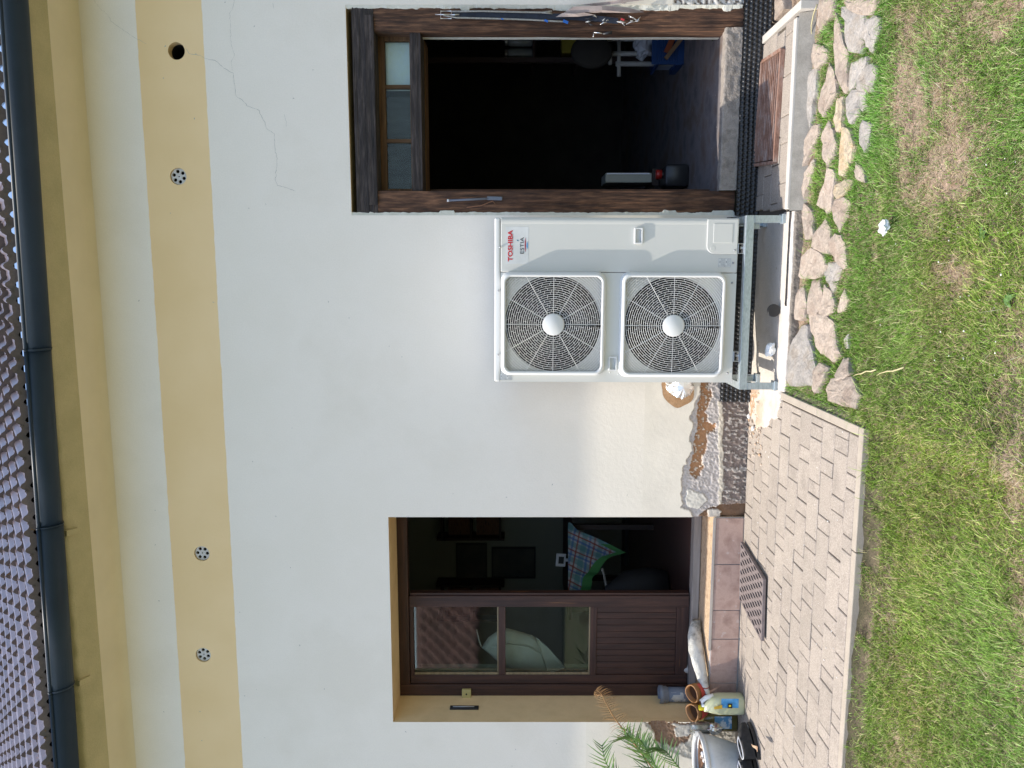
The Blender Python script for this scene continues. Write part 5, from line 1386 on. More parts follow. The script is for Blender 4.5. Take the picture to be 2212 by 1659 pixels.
be, BR, bl = jug(onY(1570, 1556, bp.y + .13).x, bp.y + .13, 0, .066, .055, .27, .15, M_olive, M_wplast, 'olive tinted plastic bottle with white and blue label behind the pale canister', M_wplast if False else M_olive, mat('white_blue_label', [(.12,.32,.55),(.70,.74,.78)], scale=22, rough=.35, lo=.45, hi=.52), .018, 'bottle', (-.5, .75))
# clear jar lying on the pot rim
M_clear = glass('clear_plastic', (.80,.80,.80), .05, 2.2, .35)
jc = onY(1500, 1572, D - .10)
jar = empty('clear_jar', (jc.x, D - .13, jc.z - .12), 'clear plastic jar with crumpled silver foil behind the flower pot rim', 'jar')
obj('glass_body', MB().lathe([(.0, 0), (.036, .003), (.040, .02), (.040, .10), (.032, .125), (.030, .14)], (jc.x, D - .10, jc.z - .11), 'Z', 28, False, False), M_clear, jar)
obj('liner', MB().lathe([(.034, .0), (.036, .03), (.036, .09)], (jc.x, D - .10, jc.z - .10), 'Z', 20, True, False), plain('creamy_residue', (.52,.50,.42), rough=.7), jar)
fc = onY(1543, 1572, D - .14)
fo = crumple('foil_scrap', (fc.x, D - .15, fc.z), .030, M_foil, 'crumpled silver foil scrap hanging over the olive bottle', 'foil scrap', 4, 1.5); 

# flower pot with pebbles and palm
M_pot = mat('white_glazed_pot', [(.50,.51,.50),(.64,.65,.64),(.72,.72,.70)], scale=5, rough=.4, coat=.3, fine=.05)
rim = onY(1505, 1650, D - .22); pc = Vector((onY(1507, 1652, D - .24).x, D - .25, 0)); PR = .21; PZ = onY(1512, 1655, D - .25).z
pot = empty('flower_pot', (pc.x, pc.y, 0), 'big round white flower pot with thick rolled rim beside the kitchen doorstep', 'flower pot')
obj('bowl', MB().lathe([(.11, 0), (.12, .01), (.15, .10), (.185, PZ - .07), (.192, PZ - .02), (.180, PZ - .02), (.172, PZ - .06)], (pc.x, pc.y, 0), 'Z', 48, True, False), M_pot, pot)
obj('rim', MB().tube([(pc.x + .192 * math.cos(a), pc.y + .192 * math.sin(a), PZ - .008) for a in [2*math.pi*k/56 for k in range(56)]], .017, 10, True), M_pot, pot)
obj('rim_groove', MB().tube([(pc.x + .202 * math.cos(a), pc.y + .202 * math.sin(a), PZ + .003) for a in [2*math.pi*k/56 for k in range(56)]], .004, 6, True), M_pot, pot)
M_mulch = mat('bark_mulch', [(.10,.05,.03),(.25,.13,.07),(.16,.09,.06)], scale=40, rough=1, bump=1, bscale=90, bdist=.02)
obj('potting_mulch', MB().lathe([(.0, .0), (.08, -.004), (.182, -.008)], (pc.x, pc.y, PZ - .022), 'Z', 36, False, False), M_mulch, pot, fix=False)
pebc = [(.03,.035,.045), (.55,.50,.46), (.45,.24,.12), (.50,.50,.52), (.30,.28,.26), (.60,.42,.30)]
pebm = [plain('pot_pebble_tone', c, rough=.5) for c in pebc]
for i in range(26):
    a = random.uniform(-2.8, .3); r = random.uniform(.05, .165)
    if i == 0: a, r = -.95, .13
    s = .028 if i == 0 else random.uniform(.010, .022)
    r1 = rock((0, 0, 0), s, i + 60, .75); bm_ = obj('pebble', r1, pebm[0 if i == 0 else random.randrange(6)], pot, at=(0,0,0), subd=1, smooth=True)
    bm_.location = Vector((pc.x + r * math.cos(a), pc.y + r * math.sin(a), PZ - .018 + s * .3)) - wloc(pot)
# palm
M_palm = mat('palm_green', [(.04,.09,.018),(.10,.19,.03),(.20,.28,.06)], scale=7, rough=.45, coord='pos')
M_palmd = mat('dead_palm', [(.22,.10,.03),(.34,.18,.06),(.30,.15,.05)], scale=12, rough=.7)
palm = empty('palm_plant', (pc.x - .02, pc.y, PZ - .02), 'young palm with green fronds and one dead orange frond growing from the white pot', 'palm')
def frond(P, m, n=14, L_=.12, a0=.5, dead=False, w=.0095, side=(1, -1), t0=.25):
    P = [Vector(p) for p in P]
    # resample polyline smoothly
    def at(t):
        s = t * (len(P) - 1); i = min(int(s), len(P) - 2); f = s - i
        p0 = P[max(i-1, 0)]; p1 = P[i]; p2 = P[i+1]; p3 = P[min(i+2, len(P)-1)]
        return .5 * ((2*p1) + (-p0 + p2) * f + (2*p0 - 5*p1 + 4*p2 - p3) * f*f + (-p0 + 3*p1 - 3*p2 + p3) * f**3)
    stem = [at(k / 16) for k in range(17)]
    fr = obj('frond', MB().tube(stem, [.005 * (1 - .8 * k / 16) + .001 for k in range(17)], 6), m, palm)
    mb = MB()
    for k in range(n):
        t = t0 + (1 - t0) * (k + .5) / n; c = at(t); d = (at(min(1, t + .02)) - at(t - .02)).normalized()
        for sgn in side:
            sd = d.cross(Vector((0, -1, .15))).normalized() * sgn
            l = L_ * (math.sin(math.pi * (.25 + .7 * (k + .5) / n)) * .6 + .4) * random.uniform(.8, 1.1)
            aa = a0 + random.uniform(-.12, .12); di = (d * math.cos(aa) + sd * math.sin(aa) + Vector((0, random.uniform(-.25, .15), 0))).normalized()
            q = [c]; cur = di.copy()
            for j in range(5):
                cur = (cur + Vector((0, 0, -1)) * (.30 if dead else .035) + Vector((random.uniform(-.1, .1), 0, random.uniform(-.1, .1))) * (1 if dead else .15)).normalized(); q.append(q[-1] + cur * l / 5)
            nrm = Vector((0, -1, .3)); vs = []; fs = []
            for j, p in enumerate(q):
                s_ = cur.cross(nrm).normalized() * w * .5 * (1 - (j / 5) ** 2) * (.6 if dead else 1); vs += [p - s_, p + s_]
            fs = [(2*j, 2*j+1, 2*j+3, 2*j+2) for j in range(5)]; mb.add(vs, fs)
    obj('leaflet', mb, m, fr, kind='stuff', fix=False)
PY = D - .22
def pt(x, y, dy=0): return onY(x, y, PY + dy)
cb = Vector((pc.x - .02, pc.y, PZ))
frond([cb, pt(1440, 1740, .05), pt(1400, 1655), pt(1370, 1600), pt(1352, 1560), pt(1330, 1535)][:4] + [pt(1352, 1590, -.02)], M_palm, 18, .21, .62)
frond([cb, pt(1470, 1700, .05), pt(1400, 1640), pt(1352, 1575), pt(1338, 1545, .05)][:4], M_palm, 13, .18, .6, t0=.35)
frond([cb, pt(1450, 1700), pt(1395, 1640), pt(1360, 1592), pt(1330, 1555), pt(1310, 1522), pt(1300, 1500, .02), pt(1288, 1490, .03)], M_palmd, 34, .095, 1.1, True, .006, (1,-1), .35)
frond([cb, pt(1440, 1690, -.03), pt(1414, 1650, -.05), pt(1396, 1620, -.06), pt(1386, 1600, -.06)], M_palm, 15, .17, .55, t0=.4)
frond([cb, pt(1475, 1665, -.05), pt(1440, 1625, -.08), pt(1418, 1614, -.10)], M_palm, 13, .16, .6, t0=.4)
frond([cb, pt(1400, 1720, .0), pt(1345, 1690), pt(1310, 1650), pt(1300, 1610, -.02)], M_palm, 13, .17, .65, t0=.4)
frond([cb, pt(1380, 1800, .0), pt(1330, 1760), pt(1300, 1700)], M_palm, 13, .17, .65, t0=.4)
# black shoes with white piping
M_shoe = mat('black_canvas', [(.012,.012,.013),(.028,.027,.027)], scale=40, rough=.75, bump=.3, bscale=200); M_pip = plain('white_piping', (.72,.72,.74), rough=.5); M_ins = plain('shoe_insole', (.008,.008,.009), rough=.9)
def shoe(toe, heel, w, label, side, opening_tilt=0):
    toe, heel = Vector(toe), Vector(heel); d = heel - toe; Ls = d.length; d.normalize(); s = Vector((-d.y, d.x, 0)); e = empty('shoe', ((toe + heel) / 2).to_tuple(), label, 'shoe')
    loops = []; tops = []
    def wid(t): return w * (math.sin(math.pi * min(1, .10 + t * .95)) ** .45) * (.92 + .12 * math.cos((t - .25) * 6))
    def hgt(t): return .032 + .045 * min(1, max(0, (t - .05) / .38)) + .008 * t
    L0, L1, L2 = [], [], []
    for k in range(17):
        t = k / 16; c = toe + d * Ls * t; ww = max(.006, wid(t)); h = hgt(t)
        ring = []
        for j in range(13):
            a = math.pi * j / 12; x = math.cos(a) * ww; z = math.sin(a) ** .6 * h
            if .36 < t < .97 and z > h * .72: z = h * .72 + (.010 if abs(x) > ww * .62 else -.045 * min(1, (t - .36) / .06))
            ring.append(tuple(c + s * x + Vector((0, 0, z + .012))))
        loops.append(ring)
    obj('upper', MB().loft(loops, False, True), M_shoe, e, fix=False)
    sl = [tuple(toe + d * Ls * (k / 16) + s * wid(k / 16) * 1.04 + Vector((0, 0, 0))) for k in range(17)] + [tuple(toe + d * Ls * (k / 16) - s * wid(k / 16) * 1.04 + Vector((0, 0, 0))) for k in range(16, -1, -1)]
    obj('sole', MB().loft([[(p[0], p[1], .002) for p in sl], [(p[0], p[1], .022) for p in sl]], True, False, True, True), M_blk, e)
    P = []
    for k in range(30):
        a = 2 * math.pi * k / 30; t = .665 + .31 * math.cos(a); q = toe + d * Ls * t + s * (w * .70 * math.sin(a)); P.append(q + Vector((0, 0, hgt(t) * .74 + .024)))
    obj('piping', MB().tube(P, .0035, 6, True), M_pip, e)
    tc = toe + d * .028
    obj('toe_cap', MB().lathe([(.024, .0), (.022, .012), (.012, .022), (0, .025)], (tc.x, tc.y, .022), 'Z', 16, False, False), plain('grey_toe', (.50,.50,.50), rough=.6), e)
    return e
t1 = onZ(1613, 1566, .02); h1 = onZ(1637, 1640, .02); shoe(t1, t1 + (h1 - t1) * 1.02, .046, 'black slip-on shoe with white piping, the front one of the pair at the white pot', 1)
t2 = onZ(1614, 1618, .02); shoe(t2, t2 + (h1 - t1) * 1.0, .046, 'black slip-on shoe with white piping, the one half out of the photo', 1)
M_dl = mat('dry_leaf', [(.45,.34,.22),(.32,.17,.10)], scale=20, rough=.8)
dl = onZ(1634, 1615, .075)
obj('dry_leaf', MB().loft([[(dl.x - .02 + .004*k, dl.y + .05 - .014*k, .085 + .004 * math.sin(k)) for k in range(9)], [(dl.x + .0 + .004*k - .012*math.cos(k*.35), dl.y + .055 - .014*k, .088) for k in range(9)]], False, True), M_dl, None, 'long dry leaf resting across the two black shoes', 'leaf', fix=False)

# ================================================================== KITCHEN SEEN THROUGH THE DOORWAY
BY = 8.58
M_frame = plain('dark_picture_frame', (.035,.035,.04), rough=.5); M_pic1 = mat('dark_picture', [(.05,.055,.06),(.09,.09,.085)], scale=5, rough=.6)
def picture(xa, xb, ya, yb, label):
    a = onY(xa, yb, BY - .02); b = onY(xb, ya, BY - .02); e = empty('framed_picture', ((a.x+b.x)/2, BY - .02, b.z), label, 'picture')
    obj('frame', MB().box((a.x, BY - .03, a.z - .02), (b.x, BY - .002, a.z)).box((a.x, BY - .03, b.z), (b.x, BY - .002, b.z + .02)).box((a.x, BY - .03, b.z + .02), (a.x + .02, BY - .002, a.z - .02)).box((b.x - .02, BY - .03, b.z + .02), (b.x, BY - .002, a.z - .02)), M_frame, e)
    obj('print', MB().box((a.x + .02, BY - .015, b.z + .02), (b.x - .02, BY - .004, a.z - .02)), M_pic1, e)
picture(986, 1052, 1174, 1255, 'dark framed picture high on the kitchen back wall')
picture(1062, 1157, 1182, 1249, 'dark framed picture below the other one, just above the table')
M_dw = plain('dark_wood', (.035,.02,.016), rough=.6); M_book = mat('brown_red_things', [(.10,.04,.03),(.16,.08,.05),(.06,.03,.03)], scale=14, stretch=(1,1,8), rough=.8)
for (ya, yb, lb) in [(1100, 1166, 'dark wall shelf with reddish brown books at the kitchen wall, right side'), (1262, 1340, 'dark wall shelf on the kitchen wall beside the door leaf')]:
    a = onY(955, yb, BY - .2); b = onY(1080, ya, BY - .2)
    e = empty('wall_shelf', ((a.x+b.x)/2, BY - .1, b.z), lb, 'shelf')
    for z in (a.z, (a.z + b.z)/2, b.z): obj('board', MB().box((a.x, BY - .22, z - .012), (b.x, BY - .002, z + .012)), M_dw, e)
    for x in (a.x, b.x - .025): obj('side_panel', MB().box((x, BY - .23, b.z - .05), (x + .025, BY - .001, a.z + .06)), M_dw, e)
    obj('books', MB().box((a.x + .05, BY - .17, b.z + .013), (b.x - .06, BY - .03, (a.z+b.z)/2 - .06)).box((a.x + .05, BY - .17, (a.z+b.z)/2 + .013), (b.x - .06, BY - .03, a.z - .07)), M_book, e)
# cabinet (darker lower zone) and table with plaid cloth
TY = 6.6; tt = onY(1228, 1290, TY).z
kc = onY(1388, 1100, 7.6)
cabm = plain('dark_cabinet', (.035,.035,.04), rough=.5)
cb_ = empty('low_cabinet', (-1.6, 8.3, .225), 'low dark cabinet along the kitchen back wall', 'cabinet')
ct = onY(1386, 1180, 8.1).z
obj('carcass', MB().box((-3.2, 8.12, .226), (-.52, 8.57, ct - .02)), cabm, cb_); obj('top', MB().box((-3.22, 8.08, ct - .02), (-.51, 8.575, ct)), cabm, cb_)
for k in range(4): obj('cabinet_door', MB().box((-3.18 + .66*k, 8.10, .26), (-3.18 + .66*k + .64, 8.119, ct - .04)), cabm, cb_)
table = empty('kitchen_table', (-2.1, TY + .4, .225), 'kitchen table under a plaid cloth just inside the doorway', 'table')
tl = onY(1228, 1340, TY).x; tr = onY(1228, 1128, TY).x
obj('tabletop', MB().box((tl, TY + .006, tt - .03), (tr, TY + .85, tt - .004)), M_dw, table)
for x in (tl + .05, tr - .09):
    for y in (TY + .06, TY + .78): obj('leg', MB().box((x, y, .226), (x + .045, y + .045, tt - .031)), M_dw, table)
M_plaid = bpy.data.materials.new('plaid_cloth'); M_plaid.use_nodes = True; nt = M_plaid.node_tree; N = nt.nodes; L = nt.links; bs = N['Principled BSDF']; bs.inputs['Roughness'].default_value = .9
at_ = N.new('ShaderNodeAttribute'); at_.attribute_name = 'tint'; L.new(at_.outputs['Color'], bs.inputs['Base Color'])
def plaid(u, v):
    C = np.tile(np.array([.52, .54, .55]), (len(u), 1))
    def stripe(a, f0, f1, per, col, k=.6):
        q = np.mod(a, per); m = (q > f0) & (q < f1); C[m] = C[m] * (1 - k) + np.array(col) * k
    P_ = .15
    stripe(u, .0, .05, P_, (.08,.26,.26)); stripe(v, .0, .05, P_, (.08,.26,.26)); stripe(u, .065, .085, P_, (.07,.16,.42), .7); stripe(v, .065, .085, P_, (.07,.16,.42), .7)
    stripe(u, .11, .125, P_, (.32,.08,.05), .85); stripe(v, .11, .125, P_, (.32,.08,.05), .85)
    return C
n1, n2 = 150, 70; s_ = np.linspace(0, 1, n1); q_ = np.linspace(0, 1, n2)
ydisp = 1128 + (1300 - 1128) * s_
hem = np.interp(ydisp, [1128, 1140, 1165, 1188, 1200, 1222, 1250, 1300], [1232, 1246, 1298, 1351, 1322, 1296, 1278, 1270])
S_, Q_ = np.meshgrid(s_, q_, indexing='ij')
topz = np.array([onY(1227, y, TY).z for y in ydisp]); botz = np.array([onY(h, y, TY).z for h, y in zip(hem, ydisp)]); xx = np.array([onY(1230, y, TY).x for y in ydisp])
Zc = topz[:, None] + (botz - topz)[:, None] * Q_; fold = np.sin(S_ * 26 + np.sin(S_ * 9)) * .022 * Q_ ** .7
Vc = np.stack([(xx[:, None] + (.008 * np.cos(S_ * 26) * Q_)).ravel(), (TY - .004 - .03 * Q_ - fold).ravel(), Zc.ravel()], 1)
idx = np.arange(n1 * n2).reshape(n1, n2); Fc = np.stack([idx[:-1,:-1], idx[1:,:-1], idx[1:,1:], idx[:-1,1:]], -1).reshape(-1, 4)
ang = np.interp(ydisp, [1128, 1190, 1300], [.6, .4, .03]); uu = xx[:, None] + .45 * (topz[:, None] - Zc); vv_ = (topz[:, None] - Zc) - .18 * (xx[:, None] - xx[0])
Cc = plaid(uu.ravel(), vv_.ravel()); gedge = ((Zc - botz[:, None]) < .085).ravel() & (np.repeat(ydisp, n2) > 1172); Cc[gedge] = (.09, .30, .09)
npmesh('tablecloth', Vc, Fc, M_plaid, None, col=Cc, label='green, blue and red plaid cloth hanging over the kitchen table edge', cat='tablecloth')
a = onY(1201, 1223, TY + .1); b = onY(1222, 1196, TY + .1)
fe = empty('photo_stand', ((a.x+b.x)/2, TY + .1, tt), 'small white framed card standing on the kitchen table', 'photo frame')
M_lil = plain('white_frame', (.75,.76,.82), rough=.4)
obj('frame', MB().obox(((a.x+b.x)/2, TY + .1, (a.z+b.z)/2), (b.x-a.x, .012, a.z-b.z), (0, .06, 0)), M_lil, fe); obj('card', MB().obox(((a.x+b.x)/2, TY + .0925, (a.z+b.z)/2 - .003), ((b.x-a.x)*.55, .003, (a.z-b.z)*.55), (0, .06, 0)), M_frame, fe)
obj('stand', MB().box(((a.x+b.x)/2 - .012, TY + .09, tt - .004), ((a.x+b.x)/2 + .012, TY + .11, b.z + .01)), M_lil, fe)
# cords and dark bag below the table
M_cord = mat('twisted_cord', [(.30,.26,.22),(.50,.46,.42)], scale=60, rough=.9)
def oy(x, y, Y): return onY(x, y, Y)
obj('tassel_cord', MB().tube([oy(1300, 1228, 6.2), oy(1304, 1240, 6.2), oy(1309, 1262, 6.2), oy(1311, 1285, 6.2), oy(1320, 1292, 6.2), oy(1343, 1288, 6.2), oy(1372, 1286, 6.2)], [.010]*7, 7), M_cord, None, 'pale twisted cord with tassel hanging below the plaid cloth', 'cord')
M_bag = plain('black_bag_cloth', (.018,.018,.02), rough=.7)
e1 = oy(1420, 1330, 6.0)
obj('dark_bag', MB().lathe([(0, 0), (.16, .02), (.19, .18), (.16, .36), (.07, .47), (.03, .52)], (oy(1440, 1275, 5.95).x, 5.95, .226), 'Z', 20, False, False, squash=(1, .7)), M_bag, None, 'soft black bag on the kitchen floor under the plaid cloth', 'bag')
# cream cloth bag hanging behind the upper glass of the brown door
M_bagc = mat('cream_canvas', [(.58,.55,.44),(.68,.65,.53)], scale=8, rough=.95, bump=.3, bscale=120)
by = FY + .24; P0 = [(1040,1398),(1055,1378),(1075,1362),(1096,1356),(1110,1362),(1150,1372),(1180,1400),(1212,1430),(1224,1445),(1200,1452),(1175,1460),(1140,1452),(1110,1444),(1075,1428)]
front = [onY(x, y, by) for x, y in P0]; cc = sum(front, Vector()) / len(front); loops = []
for sc, dy in ((.15, -.055), (.6, -.045), (.88, -.025), (1, 0), (.9, .03)):
    loops.append([(cc.x + (p.x - cc.x) * sc, by + dy + .012 * math.sin(i * 1.9) * sc, cc.z + (p.z - cc.z) * sc) for i, p in enumerate(front)])
cbag = obj('cloth_bag', MB().loft(loops, True, True, True, True), M_bagc, None, 'cream canvas bag hanging behind the upper glass of the brown door', 'cloth bag')
obj('bag_opening', MB().loft([[tuple(onY(x, y, by - .062)) for x, y in [(1157,1375),(1185,1400),(1222,1443),(1185,1455)]], [tuple(onY(x, y, by - .050)) for x, y in [(1165,1385),(1188,1405),(1210,1440),(1180,1448)]]], True, False, False, True), M_bagc, cbag, fix=False)
obj('fold', MB().tube([tuple(onY(x, y, by - .060)) for x, y in [(1062,1398),(1100,1392),(1140,1398),(1168,1412)]], [.002,.007,.007,.003], 8), M_bagc, cbag)
obj('strap', MB().tube([tuple(onY(x, y, by - .02)) for x, y in [(1040,1398),(1034,1380),(1030,1360)]], .004, 6), M_bagc, cbag)
M_curt = mat('pale_curtain', [(.40,.42,.32),(.46,.47,.38)], scale=3, rough=.95)
a = onY(896, 1458, FY + .30); b = onY(1272, 1434, FY + .30); mb = MB(); T, B_ = [], []
for k in range(12):
    x = a.x + (b.x - a.x) * k / 11; T.append((x, FY + .30 + .012 * math.sin(k * 2), a.z)); B_.append((x, FY + .30 + .012 * math.sin(k * 2), b.z - .02))
obj('side_curtain', mb.loft([T, B_], False, True), M_curt, None, 'narrow pale curtain behind the glass of the brown door, hinge side', 'curtain', fix=False)

# ================================================================== STOREROOM THINGS
F0 = .232
cn = onZ(1489, 380, F0); w_ = .10
can = empty('jerrycan', (cn.x, cn.y + .09, F0), 'black plastic jerrycan with red screw cap just inside the storeroom', 'jerrycan')
top = onY(1437, 378, cn.y + .0).z
xl_, xr_ = onY(1470, 403, cn.y).x, onY(1470, 354, cn.y).x
obj('body', MB().loft([rsq((xl_+xr_)/2, (F0 + top)/2, (xr_-xl_)/2 * s, (top - F0)/2 * s, .025, cn.y + d) for s, d in ((.9, .0), (1, .012), (1, .19), (.9, .2))], True, True, True, True), M_blk, can)
cap_ = onY(1428, 377, cn.y + .08)
obj('neck', MB().lathe([(.028, 0), (.026, .03)], (cap_.x, cn.y + .08, top - .01), 'Z', 20), M_blk, can); obj('screw_cap', MB().lathe([(.034, 0), (.034, .036), (.028, .042)], (cap_.x, cn.y + .08, top + .012), 'Z', 18), plain('red_cap', (.36,.02,.015), rough=.4), can)
obj('carry_handle', MB().tube([(xr_ - .03, cn.y + .1, top - .005), (xr_ - .04, cn.y + .1, top + .035), (xr_ - .10, cn.y + .1, top + .035)], .011, 8), M_blk, can)
st_y = 5.95; a = onY(1308, 394, st_y); b = onY(1409, 373, st_y)
bx = empty('dark_crate', ((a.x+b.x)/2, st_y + .15, F0), 'dark wooden crate under the cream box inside the storeroom', 'crate')
for k in range(4):
    zz = F0 + (b.z - F0) * k / 4; obj('slat', MB().box((a.x - .02, st_y + .02, zz + .004), (b.x + .03, st_y + .04, zz + (b.z - F0) / 4 - .006)), M_dw, bx)
obj('crate_top', MB().box((a.x - .02, st_y + .005, b.z - .02), (b.x + .03, st_y + .32, b.z - .002)), M_dw, bx)
cx_ = empty('cream_box', ((a.x+b.x)/2, st_y + .15, b.z), 'tall cream coloured box standing on the dark crate in the storeroom', 'box')
M_crm = mat('cream_box_paint', [(.32,.33,.28),(.38,.38,.33)], scale=3, rough=.7)
obj('body', MB().box((a.x, st_y + .01, b.z), (b.x, st_y + .28, a.z)), M_crm, cx_, bevel=.006); obj('front_lip', MB().box((b.x - .012, st_y - .002, b.z + .02), (b.x - .002, st_y + .009, a.z - .01)), M_lil, cx_)
# blue crate
bc = onZ(1478, 118, F0); by_ = bc.y; xl_, xr_ = onY(1440, 139, by_).x, onY(1440, 70, by_).x; zt__ = onY(1408, 120, by_).z
M_bl = plain('blue_plastic', (.012,.05,.16), rough=.45)
bl_ = empty('blue_crate', ((xl_+xr_)/2, by_ + .15, F0), 'blue slotted plastic basket on the storeroom floor at the right', 'plastic basket')
H_ = zt__ - F0
obj('base', MB().box((xl_, by_, F0), (xr_, by_ + .3, F0 + .05)), M_bl, bl_, bevel=.004)
obj('top_band', MB().box((xl_, by_, zt__ - .06), (xr_, by_ + .3, zt__ - .04)).box((xl_, by_, zt__ - .04), (xr_, by_ + .01, zt__)), M_bl, bl_, bevel=.003)
ns = 11
for k in range(ns + 1):
    zz = F0 + .05 + (H_ - .11) * k / ns
    obj('rib', MB().box((xl_ + .02, by_ + .002, zz - .006), (xr_ - .02, by_ + .008, zz + .004)), M_bl, bl_)
for x in (xl_, (xl_ + xr_) / 2 - .01, xr_ - .02): obj('corner_post', MB().box((x, by_, F0 + .05), (x + .02, by_ + .012, zt__ - .06)), M_bl, bl_)
obj('lining_bag', MB().box((xl_ + .03, by_ + .014, F0 + .055), (xr_ - .03, by_ + .28, zt__ - .065)), plain('pale_lining', (.30,.34,.42), rough=.8), bl_)
c = onY(1395, 92, by_ + .1); crumple('white_plastic_bag', (c.x, by_ + .12, zt__ + .045), .10, plain('thin_white_film', (.50,.52,.56), rough=.5), 'crumpled white plastic bag on top of the blue basket', 'plastic bag', 9, .8, .8)
c = onY(1380, 105, by_ + .1)
obj('plank', MB().obox((onY(1462, 96, by_ - .05).x, by_ - .06, onY(1462, 96, by_ - .05).z), (.03, .02, .26), (0, -.9, 0)), mat('fresh_plank', [(.20,.12,.06),(.26,.16,.08)], rough=.8), None, 'short raw plank leaning in front of the blue basket', 'plank')
obj('orange_plank', MB().obox((onY(1452, 84, by_).x, by_ - .02, onY(1452, 84, by_).z), (.04, .02, .22), (0, -1.15, 0)), mat('orange_plank', [(.30,.07,.02),(.24,.06,.02)], rough=.7), None, 'orange red painted slat behind the raw plank at the basket', 'plank')
# white tube frame (walker like)
ty_ = 6.1; M_tube = plain('grey_white_tube', (.34,.33,.30), rough=.5)
tf = empty('tube_frame', (onY(1350, 120, ty_).x, ty_, F0), 'pale tubular frame standing behind the blue basket in the storeroom', 'tube frame')
for (x, y) in ((1316, 116), (1330, 138)):
    p = onY(x, y, ty_); obj('leg', MB().tube([p, (p.x, ty_, F0)], .018, 10), M_tube, tf)
for (x, ya, yb) in ((1305, 84, 118), (1337, 84, 165), (1318, 116, 140)):
    a, b = onY(x, yb, ty_), onY(x, ya, ty_); obj('cross_tube', MB().tube([(a.x, ty_ + .001, a.z), (b.x, ty_ + .001, b.z)], .015, 10), M_tube, tf)
p = onY(1330, 84, ty_); obj('leg', MB().tube([(p.x, ty_, onY(1300, 84, ty_).z), (p.x, ty_, F0)], .018, 10), M_tube, tf)
c = onY(1278, 112, 6.0)
obj('oval_cushion', MB().lathe([(0, -.03), (.10, -.025), (.115, 0), (.10, .025), (0, .03)], (c.x, 6.0, c.z), 'Y', 36, False, False, squash=(1.05, 1.35)), plain('dark_cushion', (.025,.022,.018), rough=.9), tf)
# shelf rack with jars and yellow box
ry = 6.5; e = empty('shelf_rack', (onY(1200, 90, ry).x, ry + .2, F0), 'dark shelf rack against the right wall of the storeroom', 'shelf rack')
x0_, x1_ = onY(1200, 135, ry).x, onY(1200, 20, ry).x
for xx_ in (1151, 1246): z = onY(xx_, 90, ry).z; obj('shelf', MB().box((x0_, ry, z - .022), (x1_, ry + .4, z)), M_dw, e)
for x in (x0_, x1_ - .04): obj('post', MB().box((x, ry - .002, F0), (x + .04, ry + .04, 2.3)), M_dw, e)
M_jar = plain('greyish_glass', (.22,.24,.24), rough=.2)
for i, (xa, xb, ya, yb, lb) in enumerate([(1090, 1150, 103, 128, 'grey glass jar on the storeroom shelf, the one nearer the dark middle'), (1090, 1150, 78, 99, 'grey glass jar on the storeroom shelf, the one nearer the right beam')]):
    a, b = onY(xa, yb, ry + .1), onY(xb, ya, ry + .1); r = (b.x - a.x) / 2; z0_ = onY(1151, 90, ry).z; h = onY(1090, 90, ry + .1).z - z0_
    j = empty('glass_jar', ((a.x+b.x)/2, ry + .12, z0_), lb, 'jar', 'jars on the storeroom shelf')
    obj('body', MB().lathe([(r*.9, 0), (r, .01), (r, h*.8), (r*.75, h*.9)], ((a.x+b.x)/2, ry + .12, z0_), 'Z', 20), M_jar, j); obj('lid', MB().lathe([(r*.8, h*.9), (r*.8, h)], ((a.x+b.x)/2, ry + .12, z0_), 'Z', 20), M_alu, j)
a, b = onY(1213, 117, ry + .1), onY(1246, 78, ry + .1); z0_ = onY(1246, 90, ry).z
yb2 = empty('yellow_carton', ((a.x+b.x)/2, ry + .15, z0_), 'dull yellow carton on the lower storeroom shelf', 'carton'); M_yc = plain('dull_yellow', (.30,.24,.02), rough=.7)
obj('body', MB().box((a.x, ry + .06, z0_ + .0005), (b.x, ry + .25, a.z - .01)), M_yc, yb2); obj('flap', MB().box((a.x - .003, ry + .057, a.z - .0095), (b.x + .003, ry + .253, a.z)), M_yc, yb2)

# ================================================================== ON THE STOREROOM FRAME
fy = yF - .016
# blue black strap with buckle and rope
def oF(x, y, d=0): return onY(x, y, fy - d)
strap = empty('hanging_strap', tuple(oF(950, 30)), 'dark blue strap with metal buckle and grey rope hanging on the right old wooden upright', 'strap')
M_strap = mat('navy_webbing', [(.010,.014,.026),(.02,.028,.05)], scale=30, rough=.7)
pts = [(978,32.5),(1040,32),(1100,33),(1160,35),(1230,36),(1290,40),(1335,45)]
l0, l1 = [], []; l2, l3 = [], []
for i, (x, y) in enumerate(pts):
    hw = 7.2 - .4 * i * .5
    a, b = oF(x, y - hw, .012), oF(x, y + hw, .012); l0.append(tuple(a)); l1.append(tuple(b)); l2.append((b.x, b.y + .007, b.z)); l3.append((a.x, a.y + .007, a.z))
obj('webbing', MB().loft([l0, l1, l2, l3, l0], False, False), M_strap, strap, fix=False)
M_steel = plain('bright_steel', (.65,.65,.65), rough=.3, metal=.9); M_rope = mat('grey_rope', [(.25,.24,.21),(.42,.40,.36)], scale=160, stretch=(1,1,.6), rough=.9, bump=.8, bscale=220)
bk = [oF(x, y, .022) for x, y in [(952,24),(952,40),(975,40),(975,24)]]
obj('buckle', MB().tube(bk, .0035, 6, True, smooth=False), M_steel, strap); obj('buckle_pin', MB().tube([oF(940, 31.5, .024), oF(975, 31.5, .028)], .003, 6), M_steel, strap)
obj('keeper', MB().tube([oF(973, 32, .03), oF(992, 31.5, .03)], .004, 6), M_steel, strap)
obj('rope', MB().tube([oF(x, y, .020) for x, y in [(958,33),(985,38),(1040,39.5),(1100,41),(1150,43),(1200,46),(1226,47)]], .0048, 7), M_rope, strap)
